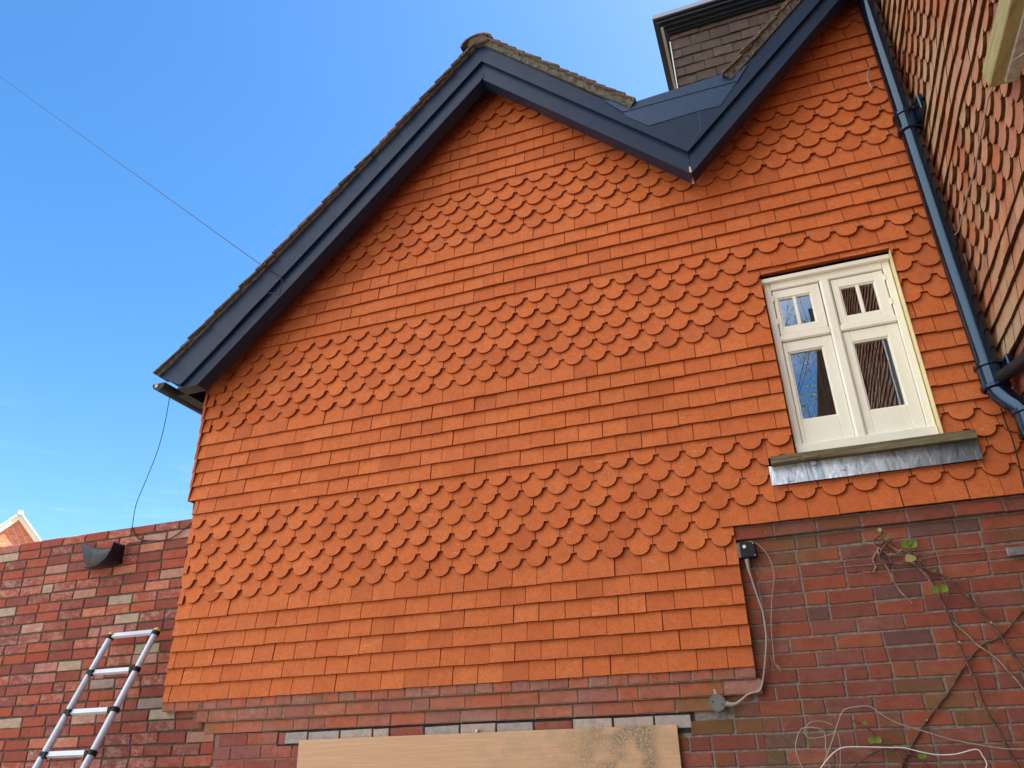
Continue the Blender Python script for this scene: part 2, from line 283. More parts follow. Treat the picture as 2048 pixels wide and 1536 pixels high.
# ---------------------------------------------------------------- mesh building
class MB:
    def __init__(s): s.v = []; s.f = []; s.mi = []; s.sm = []
    def add(s, vs, fs, mi=0, smooth=False):
        o = len(s.v); s.v += [tuple(p) for p in vs]; s.f += [tuple(i+o for i in f) for f in fs]
        s.mi += [mi]*len(fs); s.sm += [smooth]*len(fs)
    def box(s, x0, x1, y0, y1, z0, z1, mi=0, ch=0.0):
        if ch <= 0:
            s.add([(x0,y0,z0),(x1,y0,z0),(x1,y1,z0),(x0,y1,z0),(x0,y0,z1),(x1,y0,z1),(x1,y1,z1),(x0,y1,z1)],
                  [(0,3,2,1),(4,5,6,7),(0,1,5,4),(1,2,6,5),(2,3,7,6),(3,0,4,7)], mi); return
        c = ch; vs = []; key = {}
        X = (x0, x1); Y = (y0, y1); Z = (z0, z1)
        for i in (0,1):
            for j in (0,1):
                for k in (0,1):
                    sx, sy, sz = (1,-1)[i], (1,-1)[j], (1,-1)[k]
                    for a, (dx,dy,dz) in enumerate(((0,c,c),(c,0,c),(c,c,0))):
                        key[(i,j,k,a)] = len(vs); vs.append((X[i]+sx*dx, Y[j]+sy*dy, Z[k]+sz*dz))
        fs = []
        for i in (0,1):
            q = [key[(i,j,k,0)] for j,k in ((0,0),(1,0),(1,1),(0,1))]; fs.append(q if i else q[::-1])
            q = [key[(j,i,k,1)] for j,k in ((0,0),(0,1),(1,1),(1,0))]; fs.append(q if i else q[::-1])
            q = [key[(j,k,i,2)] for j,k in ((0,0),(1,0),(1,1),(0,1))]; fs.append(q if i else q[::-1])
        for i in (0,1):
            for j in (0,1):
                fs.append([key[(i,j,0,0)],key[(i,j,1,0)],key[(i,j,1,1)],key[(i,j,0,1)]])
                fs.append([key[(i,0,j,0)],key[(i,1,j,0)],key[(i,1,j,2)],key[(i,0,j,2)]])
                fs.append([key[(0,i,j,1)],key[(1,i,j,1)],key[(1,i,j,2)],key[(0,i,j,2)]])
        for i in (0,1):
            for j in (0,1):
                for k in (0,1): fs.append([key[(i,j,k,0)],key[(i,j,k,1)],key[(i,j,k,2)]])
        s.add(vs, fs, mi)
    def prism(s, poly, y0, y1, mi=0, axis='y'):
        """poly in (x,z); extruded in y"""
        n = len(poly)
        vs = [(x, y0, z) for x, z in poly]+[(x, y1, z) for x, z in poly]
        fs = [tuple(range(n)), tuple(range(2*n-1, n-1, -1))]+[(i, n+i, n+(i+1)%n, (i+1)%n) for i in range(n)]
        s.add(vs, fs, mi)
    def tube(s, pts, rad, seg=8, mi=0, smooth=True, cap=True):
        pts = [Vector(p) for p in pts]; n = len(pts); rings = []
        up = None
        for i, p in enumerate(pts):
            t = (pts[min(i+1, n-1)]-pts[max(i-1, 0)]).normalized()
            if up is None:
                up = Vector((0,0,1)) if abs(t.z) < 0.9 else Vector((1,0,0))
            u = (up - t*up.dot(t)).normalized(); w = t.cross(u); up = u
            r = rad[i] if isinstance(rad, (list, tuple)) else rad
            rings.append([p+(u*math.cos(a)+w*math.sin(a))*r for a in [2*math.pi*k/seg for k in range(seg)]])
        vs = [v for r in rings for v in r]
        fs = [(i*seg+k, i*seg+(k+1)%seg, (i+1)*seg+(k+1)%seg, (i+1)*seg+k) for i in range(n-1) for k in range(seg)]
        s.add(vs, fs, mi, smooth)
        if cap: s.add(rings[0], [tuple(range(seg))[::-1]], mi); s.add(rings[-1], [tuple(range(seg))], mi)
    def build(s, name, mats, parent=None, fix=False):
        me = bpy.data.meshes.new(name); me.from_pydata(s.v, [], s.f)
        for m in (mats if isinstance(mats, list) else [mats]): me.materials.append(m.m)
        me.polygons.foreach_set('material_index', s.mi); me.polygons.foreach_set('use_smooth', s.sm)
        me.update()
        if fix:
            import bmesh
            b = bmesh.new(); b.from_mesh(me); bmesh.ops.recalc_face_normals(b, faces=b.faces); b.to_mesh(me); b.free()
        o = bpy.data.objects.new(name, me); COL.objects.link(o)
        if parent: 
            o.parent = parent; o.matrix_parent_inverse = Matrix.Translation(-parent.location)
        return o
def thing(name, label, cat, loc=(0,0,0), group=None):
    o = bpy.data.objects.new(name, None); COL.objects.link(o); o.location = loc; o.empty_display_size = 0.2
    o['label'] = label; o['category'] = cat
    if group: o['group'] = group
    return o
def tag(o, label, cat, group=None):
    o['label'] = label; o['category'] = cat
    if group: o['group'] = group
    return o
def smooth_path(pts, n=6):
    pts = [Vector(p) for p in pts]; out = []
    for i in range(len(pts)-1):
        p0 = pts[max(i-1,0)]; p1 = pts[i]; p2 = pts[i+1]; p3 = pts[min(i+2, len(pts)-1)]
        for k in range(n):
            t = k/n; out.append(0.5*((2*p1)+(p2-p0)*t+(2*p0-5*p1+4*p2-p3)*t*t+(3*p1-p0-3*p2+p3)*t**3))
    out.append(pts[-1]); return out

# ---------------------------------------------------------------- hanging tiles
W, G = 0.168, 0.1148
def interp(x, tb):
    if x <= tb[0][0]: return tb[0][1]
    for (a, b), (c, d) in zip(tb, tb[1:]):
        if x <= c: return b+(d-b)*(x-a)/(c-a)
    return tb[-1][1]
ZC = [(1, .003), (8, -.010), (13, -.007), (15, -.003), (18, .0), (25, .006), (29, .007), (35, -.004), (39, .0)]
def zrow(r): return (r-1)*G+interp(r, ZC)
SCAL = set(list(range(7, 13))+list(range(19, 25))+list(range(30, 35))+list(range(40, 46)))
def outline(kind, w, h):
    if kind == 'S':
        r = w*0.395; sh = 0.060; n = 12
        cx = w/2; pts = [(0, h), (0, sh), (cx-r, sh)]
        for i in range(1, n):
            a = math.pi+math.pi*i/n; pts.append((cx+r*math.cos(a), sh-0.004+(sh-0.004)*math.sin(a)))
        pts += [(cx+r, sh), (w, sh), (w, h)]
        return pts
    return [(0, h), (0, 0), (w*0.33, rng.uniform(-.0008, .0008)), (w*0.66, rng.uniform(-.0008, .0008)), (w, 0), (w, h)]
def clip(poly, a, b, c):          # keep a*x+b*y<=c
    out = []
    for i in range(len(poly)):
        p, q = poly[i-1], poly[i]; dp = a*p[0]+b*p[1]-c; dq = a*q[0]+b*q[1]-c
        if (dp <= 0) != (dq <= 0):
            t = dp/(dp-dq); out.append((p[0]+(q[0]-p[0])*t, p[1]+(q[1]-p[1])*t))
        if dq <= 0: out.append(q)
    res = []
    for p in out:
        if not res or (abs(p[0]-res[-1][0])+abs(p[1]-res[-1][1])) > 1e-4: res.append(p)
    if len(res) > 2 and abs(res[0][0]-res[-1][0])+abs(res[0][1]-res[-1][1]) < 1e-4: res.pop()
    return res
def put_tile(mb, O, U, V, N, poly, th=0.0115, ch=0.002, jit=1.0, slope=0.105, base_v=0.0, wob=0.0, mside=0):
    """poly in (u,v) wall coordinates; base_v: v of the tile's lower edge"""
    n = len(poly)
    if n < 3: return
    area = sum(poly[i-1][0]*poly[i][1]-poly[i][0]*poly[i-1][1] for i in range(n))/2
    if abs(area) < 0.0006: return
    if area < 0: poly = poly[::-1]
    cu = sum(p[0] for p in poly)/n; cv = base_v
    rot = rng.gauss(0, 0.0045)*jit; dn = rng.gauss(0, 0.0013)*jit; tl = rng.gauss(0, 0.008)*jit; tw = rng.gauss(0, 0.010)*jit
    dv = rng.gauss(0, 0.0010)*jit
    def P(p, n_):
        du, dvv = p[0]-cu, p[1]-cv
        u = cu+du-dvv*rot; v = cv+dvv+du*rot+dv
        nn = n_-slope*dvv+dn+tl*dvv+tw*du
        if wob: nn += wob*mnoise.noise(Vector((p[0]*3, p[1]*3, 0)))
        return O+U*u+V*v+N*nn
    inn = []
    for i in range(n):
        a, b, c = poly[i-1], poly[i], poly[(i+1) % n]
        e1 = Vector((b[0]-a[0], b[1]-a[1])); e2 = Vector((c[0]-b[0], c[1]-b[1]))
        if e1.length < 1e-9 or e2.length < 1e-9: inn.append(b); continue
        e1.normalize(); e2.normalize()
        nrm = Vector((-e1.y-e2.y, e1.x+e2.x))
        if nrm.length < 1e-6: inn.append(b); continue
        nrm.normalize(); inn.append((b[0]+nrm.x*ch, b[1]+nrm.y*ch))
    vs = [P(p, -th) for p in poly]+[P(p, -ch*0.8) for p in poly]+[P(p, 0) for p in inn]
    fs = [tuple(range(2*n, 3*n))]; o = len(mb.v)
    mb.add(vs, [], 0)
    mb.f.append(tuple(o+i for i in fs[0])); mb.mi.append(0); mb.sm.append(False)
    for i in range(n):
        j = (i+1) % n
        mb.f.append((o+n+i, o+n+j, o+2*n+j, o+2*n+i)); mb.mi.append(mside if mside else 0); mb.sm.append(False)
        mb.f.append((o+i, o+j, o+n+j, o+n+i)); mb.mi.append(mside); mb.sm.append(False)
Z3, X3 = Vector((0,0,1)), Vector((1,0,0))

GX0, GX1, GZ0 = -2.0, 0, 0
# outline of the gables, measured on the facade
APX, VAL, LEF = (2.10, 5.10), (3.76, 3.47), (-0.47, 2.56)
def roofz(x):                      # underside of the roof above the wall face
    if x < 2.208: return 2.483+0.9306*(x+0.66)-0.075
    if x < 3.775: return 5.152-0.9975*(x-2.208)-0.05
    return 3.95+0.972*(x-4.154)-0.05
WX0, WX1, WZ0, WZ1 = 4.100, 4.902, 1.19, 2.492       # window opening

# ======================================================================= HOUSE
house = thing("gable_house", "brick house with orange hanging tiles on its gable wall and dark blue bargeboards", "house", (2.4, 0.06, -2.05))
def facade_tiles():
    mb = MB(); O = Vector((0, 0, 0)); N = Vector((0, -1, 0))
    for r in range(1, 47):
        zb = zrow(r); h = min(0.235, 0.265)
        x = -0.9
        segs = ['all']
        off = (0.0 if r % 2 else 0.5)
        for k in range(-6, 40):
            xm = (k+off+0.5)*W
            if r < 30: d = -interp(r, [(1, 0), (8, .08)])
            elif xm < 3.77: d = interp(r, [(29, -.08), (34, .18)])
            else: d = -0.08
            x0 = (k+off+d)*W; x1 = x0+W
            gap = rng.uniform(0.0004, 0.0030); gs = rng.uniform(0, gap)
            a, b = x0+gs, x1-(gap-gs)
            xl = -0.395 if r <= 13 else -0.446
            xl += 0.010*math.sin(r*2.1)*0.5
            right = 3.672-0.002*(r % 2) if r < 8 else 5.262
            if b < xl+0.035 or a > right-0.02: continue
            if b > right-0.03 and right < 5: b = right
            if a < xl+0.035: a = xl
            if a > xl and a-xl < 0.035+W and x0-W < xl: pass
            zc = zb+0.03
            if zc > roofz((a+b)/2)-0.01: continue
            kind = 'S' if r in SCAL else 'P'
            if r == 8 and a > 3.58: kind = 'P'
            if r == 23 and a > 4.0 and b < 5.03 : kind = 'P'
            if b-a < 0.10: kind = 'P'
            if r >= 14 and r < 23 and a <= xl+0.001: kind = 'P'
            if r in (20, 21, 22) and a <= xl+0.09 : kind = 'P'
            w = b-a
            hh = h
            p = [(a+u, zb+v) for u, v in outline(kind, w, hh)]
            xm = (a+b)/2
            if xm < 2.208: p = clip(p, -0.9306, 1, roofz(0))
            elif xm < 3.775: p = clip(p, 0.9975, 1, roofz(3.0)+0.9975*3.0)
            else: p = clip(p, -0.972, 1, roofz(4.0)-0.972*4.0)
            pieces = [p]
            for (rx0, rx1, rz0, rz1) in ((WX0-.004, WX1+.003, WZ0-.02, WZ1-.002), (3.936, 5.060, 1.012, 1.186)):
                nxt = []
                for q in pieces:
                    us = [u for u, v in q]; vs_ = [v for u, v in q]
                    if max(us) <= rx0 or min(us) >= rx1 or max(vs_) <= rz0 or min(vs_) >= rz1: nxt.append(q); continue
                    nxt.append(clip(q, 1, 0, rx0)); nxt.append(clip(q, -1, 0, -rx1))
                    m_ = clip(clip(q, 1, 0, rx1), -1, 0, -rx0)
                    nxt.append(clip(m_, 0, 1, rz0)); nxt.append(clip(m_, 0, -1, -rz1))
                pieces = [q for q in nxt if len(q) > 2]
            for p in pieces:
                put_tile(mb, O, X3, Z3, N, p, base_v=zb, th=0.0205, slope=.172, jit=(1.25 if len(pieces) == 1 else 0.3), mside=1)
    return mb
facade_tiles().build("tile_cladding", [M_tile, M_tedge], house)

# eaves courses doubled under the lowest rows
for which in range(3):
    mb = MB()
    for k in range(-3, 40):
        off, lo_, hi_, zz = ((.5, -.392, 3.668, .02), (0, 3.60, 5.26, zrow(8)+.012), (0, 4.05, 5.0, zrow(23)-.014))[which]
        a = (k+off)*W; a1, b1 = max(a, lo_)+.001, min(a+W, hi_)-.002
        if b1-a1 > .05: put_tile(mb, Vector((0, 0.022, 0)), X3, Z3, Vector((0,-1,0)), [(a1, zz), (b1, zz), (b1, zz+.085), (a1, zz+.085)], base_v=zz)
    mb.build("under_course_tiles", M_tile, house)

# tiles returning round the left corner
mb = MB(); N = Vector((-1, 0, 0)); U = Vector((0, -1, 0))
for r in range(14, 22):
    zb = zrow(r)
    for k in range(0, 4):
        y0 = -0.008+(k+(0.0 if r % 2 else 0.5))*W
        a, b = -(y0+W), -y0
        if r % 2 == 0 and k == 0: 
            put_tile(mb, Vector((-0.452, 0, 0)), U, Z3, N, [(-0.075, zb), (0.006, zb), (0.006, zb+.235), (-0.075, zb+.235)], base_v=zb)
        put_tile(mb, Vector((-0.452, 0, 0)), U, Z3, N, [(a+.001, zb), (b-.001, zb), (b-.001, zb+.235), (a+.001, zb+.235)], base_v=zb)
mb.build("corner_return_tiles", M_tile, house)

# dark sheathing behind the tiles
mb = MB()
mb.prism([(-0.38, 0.03), (3.655, 0.03), (3.655, 0.83), (4.09, 0.83), (4.09, 3.80), (3.76, 3.50), (2.2, 5.05), (-0.43, 2.60), (-0.43, 1.42), (-0.38, 1.40)], 0.044, 0.30)
mb.prism([(4.09, 0.83), (5.26, 0.83), (5.26, 1.12), (4.09, 1.12)], 0.044, 0.30)
mb.prism([(4.09, 2.50), (5.26, 2.50), (5.26, 4.94), (4.09, 3.80)], 0.044, 0.30)
mb.prism([(4.91, 1.12), (5.26, 1.12), (5.26, 2.50), (4.91, 2.50)], 0.044, 0.30)
mb.build("sheathing", M_dark, house)

# ---- brickwork
def bricks(mb, x0, x1, z0, n, L, H, yf, mort=0.010, hdr=0.12, skip=None, ox=0.0, O=Vector((0,0,0)), U=X3, N=Vector((0,-1,0)), depth=0.02, hh=None, wav=0.0015):
    for r in range(n):
        za = z0+r*H; zb = za+H-mort
        x = x0-(0.5*L if r % 2 else 0)-L+ox+rng.uniform(-.01, .01)
        while x < x1:
            l = (hh or L) if (hh or rng.random() > hdr) else L/2
            a, b = max(x, x0), min(x+l-mort, x1); x += l
            if b-a < 0.025: continue
            if skip and skip((a+b)/2, (za+zb)/2): continue
            dz = rng.uniform(-wav, wav); dn = rng.uniform(-.0015, .0015)
            c = 0.0035; 
            j = lambda: rng.uniform(-.0024, .0024)
            q = [(a, za), (b, za), (b, zb), (a, zb)]
            o = [(u+j(), v+dz+j()) for u, v in q]
            i_ = [(o[0][0]+c, o[0][1]+c), (o[1][0]-c, o[1][1]+c), (o[2][0]-c, o[2][1]-c), (o[3][0]+c, o[3][1]-c)]
            f = lambda p, n_: O+U*p[0]+Z3*p[1]+N*(n_-yf)
            vs = [f(p, -depth) for p in o]+[f(p, -0.003+dn) for p in o]+[f(p, dn) for p in i_]
            fs = [(8,9,10,11)]+[(4+k, 4+(k+1)%4, 8+(k+1)%4, 8+k) for k in range(4)]+[(k, (k+1)%4, 4+(k+1)%4, 4+k) for k in range(4)]
            mb.add(vs, fs)
BR = dict(L=0.240, H=0.0800)
# right hand recessed wall
mb = MB(); bricks(mb, 3.66, 5.28, 0.712-0.080*35, 35, yf=0.062, hdr=0.22, ox=.10, wav=.002, **BR)
mb.build("lower_brick_wall", M_brickR, house)
mb = MB(); mb.box(3.20, 5.28, 0.068, 0.30, -2.05, 0.80); mb.build("mortar_bed", M_mortR, house)
# course the upper tiles rest on
mb = MB(); bricks(mb, 3.66, 5.28, 0.715, 1, yf=0.030, hdr=0.0, depth=.05, **BR); mb.build("supporting_brick_course", M_brickR, house)
mb = MB(); mb.box(3.665, 5.28, 0.036, 0.067, 0.716, 0.795); mb.build("mortar_bed", M_mortR, house)
# corbelled courses under the lower tiles
mb = MB()
bricks(mb, -0.39, 3.67, -0.052, 1, L=0.240, H=0.080, hh=0.120, yf=0.014, depth=.05, wav=.001)
bricks(mb, -0.10, 3.69, -0.132, 1, L=0.240, H=0.080, yf=0.032, hdr=.12, depth=.04, wav=.001, ox=.11)
mb.build("corbelled_bricks", M_brickC, house)
mb = MB(); bricks(mb, -0.04, 3.45, -0.208, 1, L=0.240, H=0.078, yf=0.052, hdr=.15, depth=.03, wav=.001, ox=.02)
mb.build("corbelled_bricks", M_brickC, house)
mb = MB(); mb.box(-0.385, 3.665, 0.019, 0.05, -0.056, 0.03); mb.box(-0.095, 3.685, 0.037, 0.052, -0.135, -0.057); mb.box(-0.035, 3.445, 0.057, 0.068, -0.210, -0.136)
mb.build("mortar_bed", mortar("pink_mortar", (0.22, 0.13, 0.09), (0.36, 0.25, 0.19)), house)
# row of pale bricks in black joints, lower wall round the board
mb = MB(); bricks(mb, 0.62, 3.28, -0.292, 1, L=0.240, H=0.078, yf=0.060, hdr=.12, depth=.02, ox=.17)
mb.build("pale_brick_course", M_brickP, house)
mb = MB(); mb.box(0.56, 3.30, 0.0645, 0.30, -0.315, -0.2105); mb.build("black_mortar_bed", M_mortD, house)
mb = MB()
bricks(mb, 3.10, 3.66, 0.712-0.080*35, 29, yf=0.063, hdr=0.22, ox=.05, skip=lambda x, z: (z > -0.22 and x < 3.46) or (x < 3.29 and z > -0.30), **BR)
bricks(mb, 3.44, 3.66, -0.088, 3, yf=0.0635, hdr=.3, ox=.05, skip=lambda x, z: z > -.02, **BR)
mb.build("brick_infill", M_brickR, house)
mb = MB()
bricks(mb, 0.058, 0.62, -0.292, 1, yf=0.062, hdr=0.22, ox=.03, **BR)
bricks(mb, 0.058, 3.10, -0.292-0.08*22, 22, yf=0.062, hdr=0.22, ox=.03, **BR)
mb.build("lower_left_brickwork", brick_mat("rubbed_red_brick", [(0, (0.34, 0.075, 0.055)), (0.3, (0.29, 0.075, 0.060)), (0.6, (0.37, 0.085, 0.055)), (0.85, (0.30, 0.10, 0.085))], 0.25, 0.2), house)
mb = MB(); mb.box(0.05, 3.19, 0.0685, 0.30, -2.05, -0.214); mb.build("mortar_bed", mortar("pinkish_mortar", (0.20, 0.12, 0.095), (0.30, 0.20, 0.165)), house)

mb = MB(); mb.box(-0.365, 5.25, 0.0715, 0.32, -2.04, 1.05); mb.build("wall_core", M_dark, house)

# ---- window
win = bpy.data.objects.new("window", None); COL.objects.link(win); win.parent = house; win.location = (WX0-house.location.x, 0.09-house.location.y, 1.2-house.location.z)
class _P:   # parent helper keeping world coordinates
    pass
def wbuild(mb, name, mat, fix=False):
    o = mb.build(name, mat, None, fix); o.parent = win
    o.matrix_parent_inverse = Matrix.Translation((-WX0, -0.09, -1.2)); return o
YF = 0.088
mb = MB()
mb.box(WX0-.003, 4.9003, 0.040, 0.125, 2.436, 2.468, ch=.004)           # head board
mb.box(4.106, 4.150, YF-.014, YF+.075, 1.235, 2.440, ch=.006)       # jambs
mb.box(4.850, 4.896, YF-.014, YF+.075, 1.235, 2.440, ch=.006)
mb.box(4.456, 4.520, YF-.020, YF+.075, 1.235, 2.395, ch=.012)       # mullion
mb.box(4.150, 4.850, YF-.016, YF+.075, 2.385, 2.440, ch=.006)
mb.box(4.150, 4.457, YF-.016, YF+.075, 1.990, 2.040, ch=.008)       # transom
mb.box(4.519, 4.850, YF-.016, YF+.075, 1.990, 2.040, ch=.008)
mb.box(4.106, 4.896, YF-.030, YF+.075, 1.192, 1.268, ch=.005)       # bottom rail
wbuild(mb, "window_frame", M_cream)
mb = MB()
mb.prism([(4.9005, 1.19), (4.9055, 1.19), (4.9055, 2.468), (4.9005, 2.468)], -0.002, 0.16)
wbuild(mb, "window_reveal", M_yellow)
mb = MB(); mb.prism([(4.093, 1.19), (4.0965, 1.19), (4.0965, 2.46), (4.093, 2.46)], 0.045, 0.16)
wbuild(mb, "window_reveal", M_yellow)
def sash(name, x0, x1, z0, z1, px0, px1, pz0, pz1, bar=None, yf=YF-.004):
    mb = MB()
    mb.box(x0, px0, yf, yf+.045, z0, z1, ch=.003); mb.box(px1, x1, yf, yf+.045, z0, z1, ch=.003)
    mb.box(px0, px1, yf+.0008, yf+.045, z0, pz0, ch=.003); mb.box(px0, px1, yf+.0008, yf+.045, pz1, z1, ch=.003)
    # putty rebate
    for (a, b, c, d) in ((px0, px0+.008, pz0, pz1), (px1-.008, px1, pz0, pz1)): mb.box(a, b, yf+.010, yf+.04, c, d)
    mb.box(px0+.008, px1-.008, yf+.0105, yf+.04, pz0, pz0+.008); mb.box(px0+.008, px1-.008, yf+.0105, yf+.04, pz1-.008, pz1)
    if bar: mb.box(bar-.011, bar+.011, yf+.004, yf+.04, pz0+.004, pz1-.004, ch=.004)
    wbuild(mb, name, M_cream)
    g = MB(); g.add([(px0, yf+.022, pz0), (px1, yf+.022, pz0), (px1, yf+.022, pz1), (px0, yf+.022, pz1)], [(0,1,2,3)]); wbuild(g, "pane", M_glass)
sash("fanlight", 4.155, 4.450, 2.044, 2.381, 4.180, 4.390, 2.096, 2.322, 4.286)
sash("fanlight", 4.526, 4.844, 2.042, 2.380, 4.568, 4.782, 2.094, 2.316, 4.678)
sash("casement", 4.152, 4.454, 1.272, 1.986, 4.177, 4.390, 1.434, 1.914, None, YF+.002)
sash("casement", 4.522, 4.848, 1.272, 1.986, 4.568, 4.778, 1.430, 1.908, None, YF+.002)
mb = MB()                                                       # weather beads / hinges
for z in (2.30, 2.12):
    for xh in (4.146, 4.842): mb = MB(); mb.box(xh, xh+.010, YF-.018, YF-.003, z, z+.04); wbuild(mb, "hinge", M_cream)
mb = MB()                                                       # curtain with folds
for (xa, xb) in ((4.60, 4.90), (4.33, 4.50)):
    n = 40; vs = []; fs = []
    for i in range(n+1):
        x = xa+(xb-xa)*i/n; y = 0.30+0.022*math.sin(i*1.15)+0.008*math.sin(i*2.7)
        vs += [(x+.02, y, 1.25), (x, y+.01, 2.45)]
    for i in range(n): fs.append((2*i, 2*i+2, 2*i+3, 2*i+1))
    mb.add(vs, fs, 0, True)
wbuild(mb, "curtain", M_curt)
mb = MB(); 
mb.add([(4.07,.165,1.15),(4.93,.165,1.15),(4.93,1.2,1.15),(4.07,1.2,1.15),(4.07,.165,2.53),(4.93,.165,2.53),(4.93,1.2,2.53),(4.07,1.2,2.53)], [(0,1,2,3),(4,7,6,5),(1,5,6,2),(2,6,7,3),(3,7,4,0)])
wbuild(mb, "dark_room_behind", M_inside)

# sill and lead flashing
mb = MB()
mb.add([(3.948,-.062,1.125),(5.052,-.062,1.118),(5.052,.125,1.125),(3.948,.125,1.125),(3.948,-.062,1.172),(5.052,-.062,1.168),(5.052,.125,1.194),(3.948,.125,1.194)],
       [(0,3,2,1),(4,5,6,7),(0,1,5,4),(1,2,6,5),(2,3,7,6),(3,0,4,7)])
mb.build("window_sill", M_oak, house)
mb = MB(); mb.box(3.950, 4.15, -.066, -.0625, 1.150, 1.166); mb.box(3.955, 4.11, -.069, -.0625, 1.128, 1.139); mb.box(4.13, 4.22, -.0665, -.0625, 1.130, 1.150)
mb.build("rotten_sill_edge", M_oak, house)
mb = MB(); nx = 48; vs = []; fs = []
for i in range(nx+1):
    x = 3.930+(5.058-3.930)*i/nx
    for k, z in enumerate((1.006, 1.04, 1.08, 1.13)):
        y = -0.016+[0, .002, .006, .012][k]+0.0035*mnoise.noise(Vector((x*7, z*20, 0)))
        vs.append((x, y, z+0.002*mnoise.noise(Vector((x*5, 3, k)))))
for i in range(nx):
    for k in range(3): a = i*4+k; fs.append((a, a+4, a+5, a+1))
mb.add(vs, fs, 0, True)
for (x, z) in ((4.028, 1.018), (4.32, 1.045), (4.17, 1.10)): mb.box(x, x+.03, -.022, -.018, z, z+.022)
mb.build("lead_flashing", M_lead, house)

# ---- bargeboards
def sag(t, s): return -4*s*t*(1-t)
def line(p, q, n, s): return [(p[0]+(q[0]-p[0])*i/n, p[1]+(q[1]-p[1])*i/n+sag(i/n, s)) for i in range(n+1)]
A0, L0, V0 = (2.207, 4.772), (-0.290, 2.361), (3.769, 3.238)
A1, L1, V1 = (2.214, 4.953), (-0.440, 2.374), (3.775, 3.412)
A2, L2 = (2.208, 5.153), (-0.654, 2.487)
mb = MB()
lo = line(L0, A0, 10, .016); up = line((-0.490, 2.361), (2.214, 4.994), 10, .020)
poly = []
for i in range(10):                    # left lower board as quads
    a, b, c, d = lo[i], lo[i+1], up[i+1], up[i]
    mb.add([(a[0],-.28,a[1]),(b[0],-.28,b[1]),(c[0],-.28,c[1]),(d[0],-.28,d[1]),(a[0],-.16,a[1]),(b[0],-.16,b[1]),(c[0],-.16,c[1]),(d[0],-.16,d[1])], [(0,1,2,3),(0,4,5,1),(3,2,6,7)])
a, d = lo[0], up[0]; mb.add([(a[0],-.28,a[1]),(d[0],-.28,d[1]),(d[0],-.16,d[1]),(a[0],-.16,a[1])], [(0,1,2,3)], 1)
mb.build("bargeboard", [M_board, M_boardend], house)
mb = MB(); mb.prism([A0, V0, (3.775, 3.463), (2.214, 4.994)], -.28, -.16); mb.build("bargeboard", M_board, house, True)
mb = MB(); mb.prism([(3.771, 3.238), (5.230, 4.708), (5.230, 4.887), (3.779, 3.463)], -.2805, -.16); mb.build("bargeboard", M_board, house, True)
mb = MB()
lo = line(L1, A1, 10, .022); up = line(L2, A2, 10, .036)
for i in range(10):
    a, b, c, d = lo[i], lo[i+1], up[i+1], up[i]
    mb.add([(a[0],-.31,a[1]),(b[0],-.31,b[1]),(c[0],-.31,c[1]),(d[0],-.31,d[1]),(a[0],-.275,a[1]),(b[0],-.275,b[1]),(c[0],-.275,c[1]),(d[0],-.275,d[1])], [(0,1,2,3),(0,4,5,1),(3,2,6,7)])
a, d = lo[0], up[0]; mb.add([(a[0],-.31,a[1]),(d[0],-.31,d[1]),(d[0],-.275,d[1]),(a[0],-.275,a[1])], [(0,1,2,3)], 1)
mb.build("upper_fascia_strip", [M_board, M_boardend], house)
mb = MB(); mb.prism([A1, V1, (3.775, 3.599), (3.208, 4.132), A2], -.31, -.275)
mb.prism([(3.775, 3.412), (5.230, 4.843), (5.230, 4.994), (4.310, 4.094), (4.232, 4.032), (3.452, 3.995), (3.208, 4.132), (3.7752, 3.599)], -.3104, -.2755)
mb.build("upper_fascia_strip", M_board, house, True)
mb = MB(); mb.prism([(3.374, 3.887),(3.531, 3.740),(3.897, 3.753),(4.045, 3.747),(4.189, 3.924),(4.189, 3.951),(3.354, 3.951)], -.3145, -.3108)
mb.prism([(3.893, 3.753), (3.899, 3.753), (3.894, 3.578), (3.779, 3.424), (3.774, 3.431), (3.887, 3.582)], -.313, -.3108)
mb.prism([(3.228, 4.097),(3.349, 3.943),(3.374, 3.936),(3.999, 3.931),(4.193, 3.925),(4.291, 4.058),(4.232, 4.038),(3.452, 4.002),(3.286, 4.088)], -.3190, -.3150)
mb.build("lead_apron", M_lead_p, house, True)
mb = MB(); mb.box(3.29, 4.10, -.273, 0.60, 3.86, 3.985); mb.build("valley_gutter_lining", M_lead_p, house)
# soffit boards under the roof, chipped tip
mb = MB(); mb.prism([(-0.52, 2.50), (2.19, 5.03), (2.19, 5.08), (-0.60, 2.50)], -.159, 0.06); mb.prism([(2.19, 5.00), (3.70, 3.52), (3.70, 3.58), (2.19, 5.06)], -.1591, 0.06); mb.prism([(3.78, 3.50), (5.25, 4.97), (5.25, 5.03), (3.78, 3.56)], -.1592, 0.06); mb.build("soffit", M_soffit, house, True)
mb = MB(); mb.add([(3.761,-.282,3.254),(3.776,-.282,3.247),(3.780,-.170,3.234),(3.762,-.160,3.239),(3.764,-.284,3.300),(3.774,-.284,3.296)], [(0,1,2,3),(0,4,5,1)])
mb.build("chipped_board_tip", paint("bare_wood", (0.58, 0.47, 0.32), 0.8, ((0.2, 0.15, 0.1), 0.5)), house)
mb = MB(); mb.prism([(2.198, 4.771), (2.216, 4.771), (2.218, 4.834), (2.201, 4.834)], -.286, -.278); mb.build("mitre_bead", M_board, house, True)

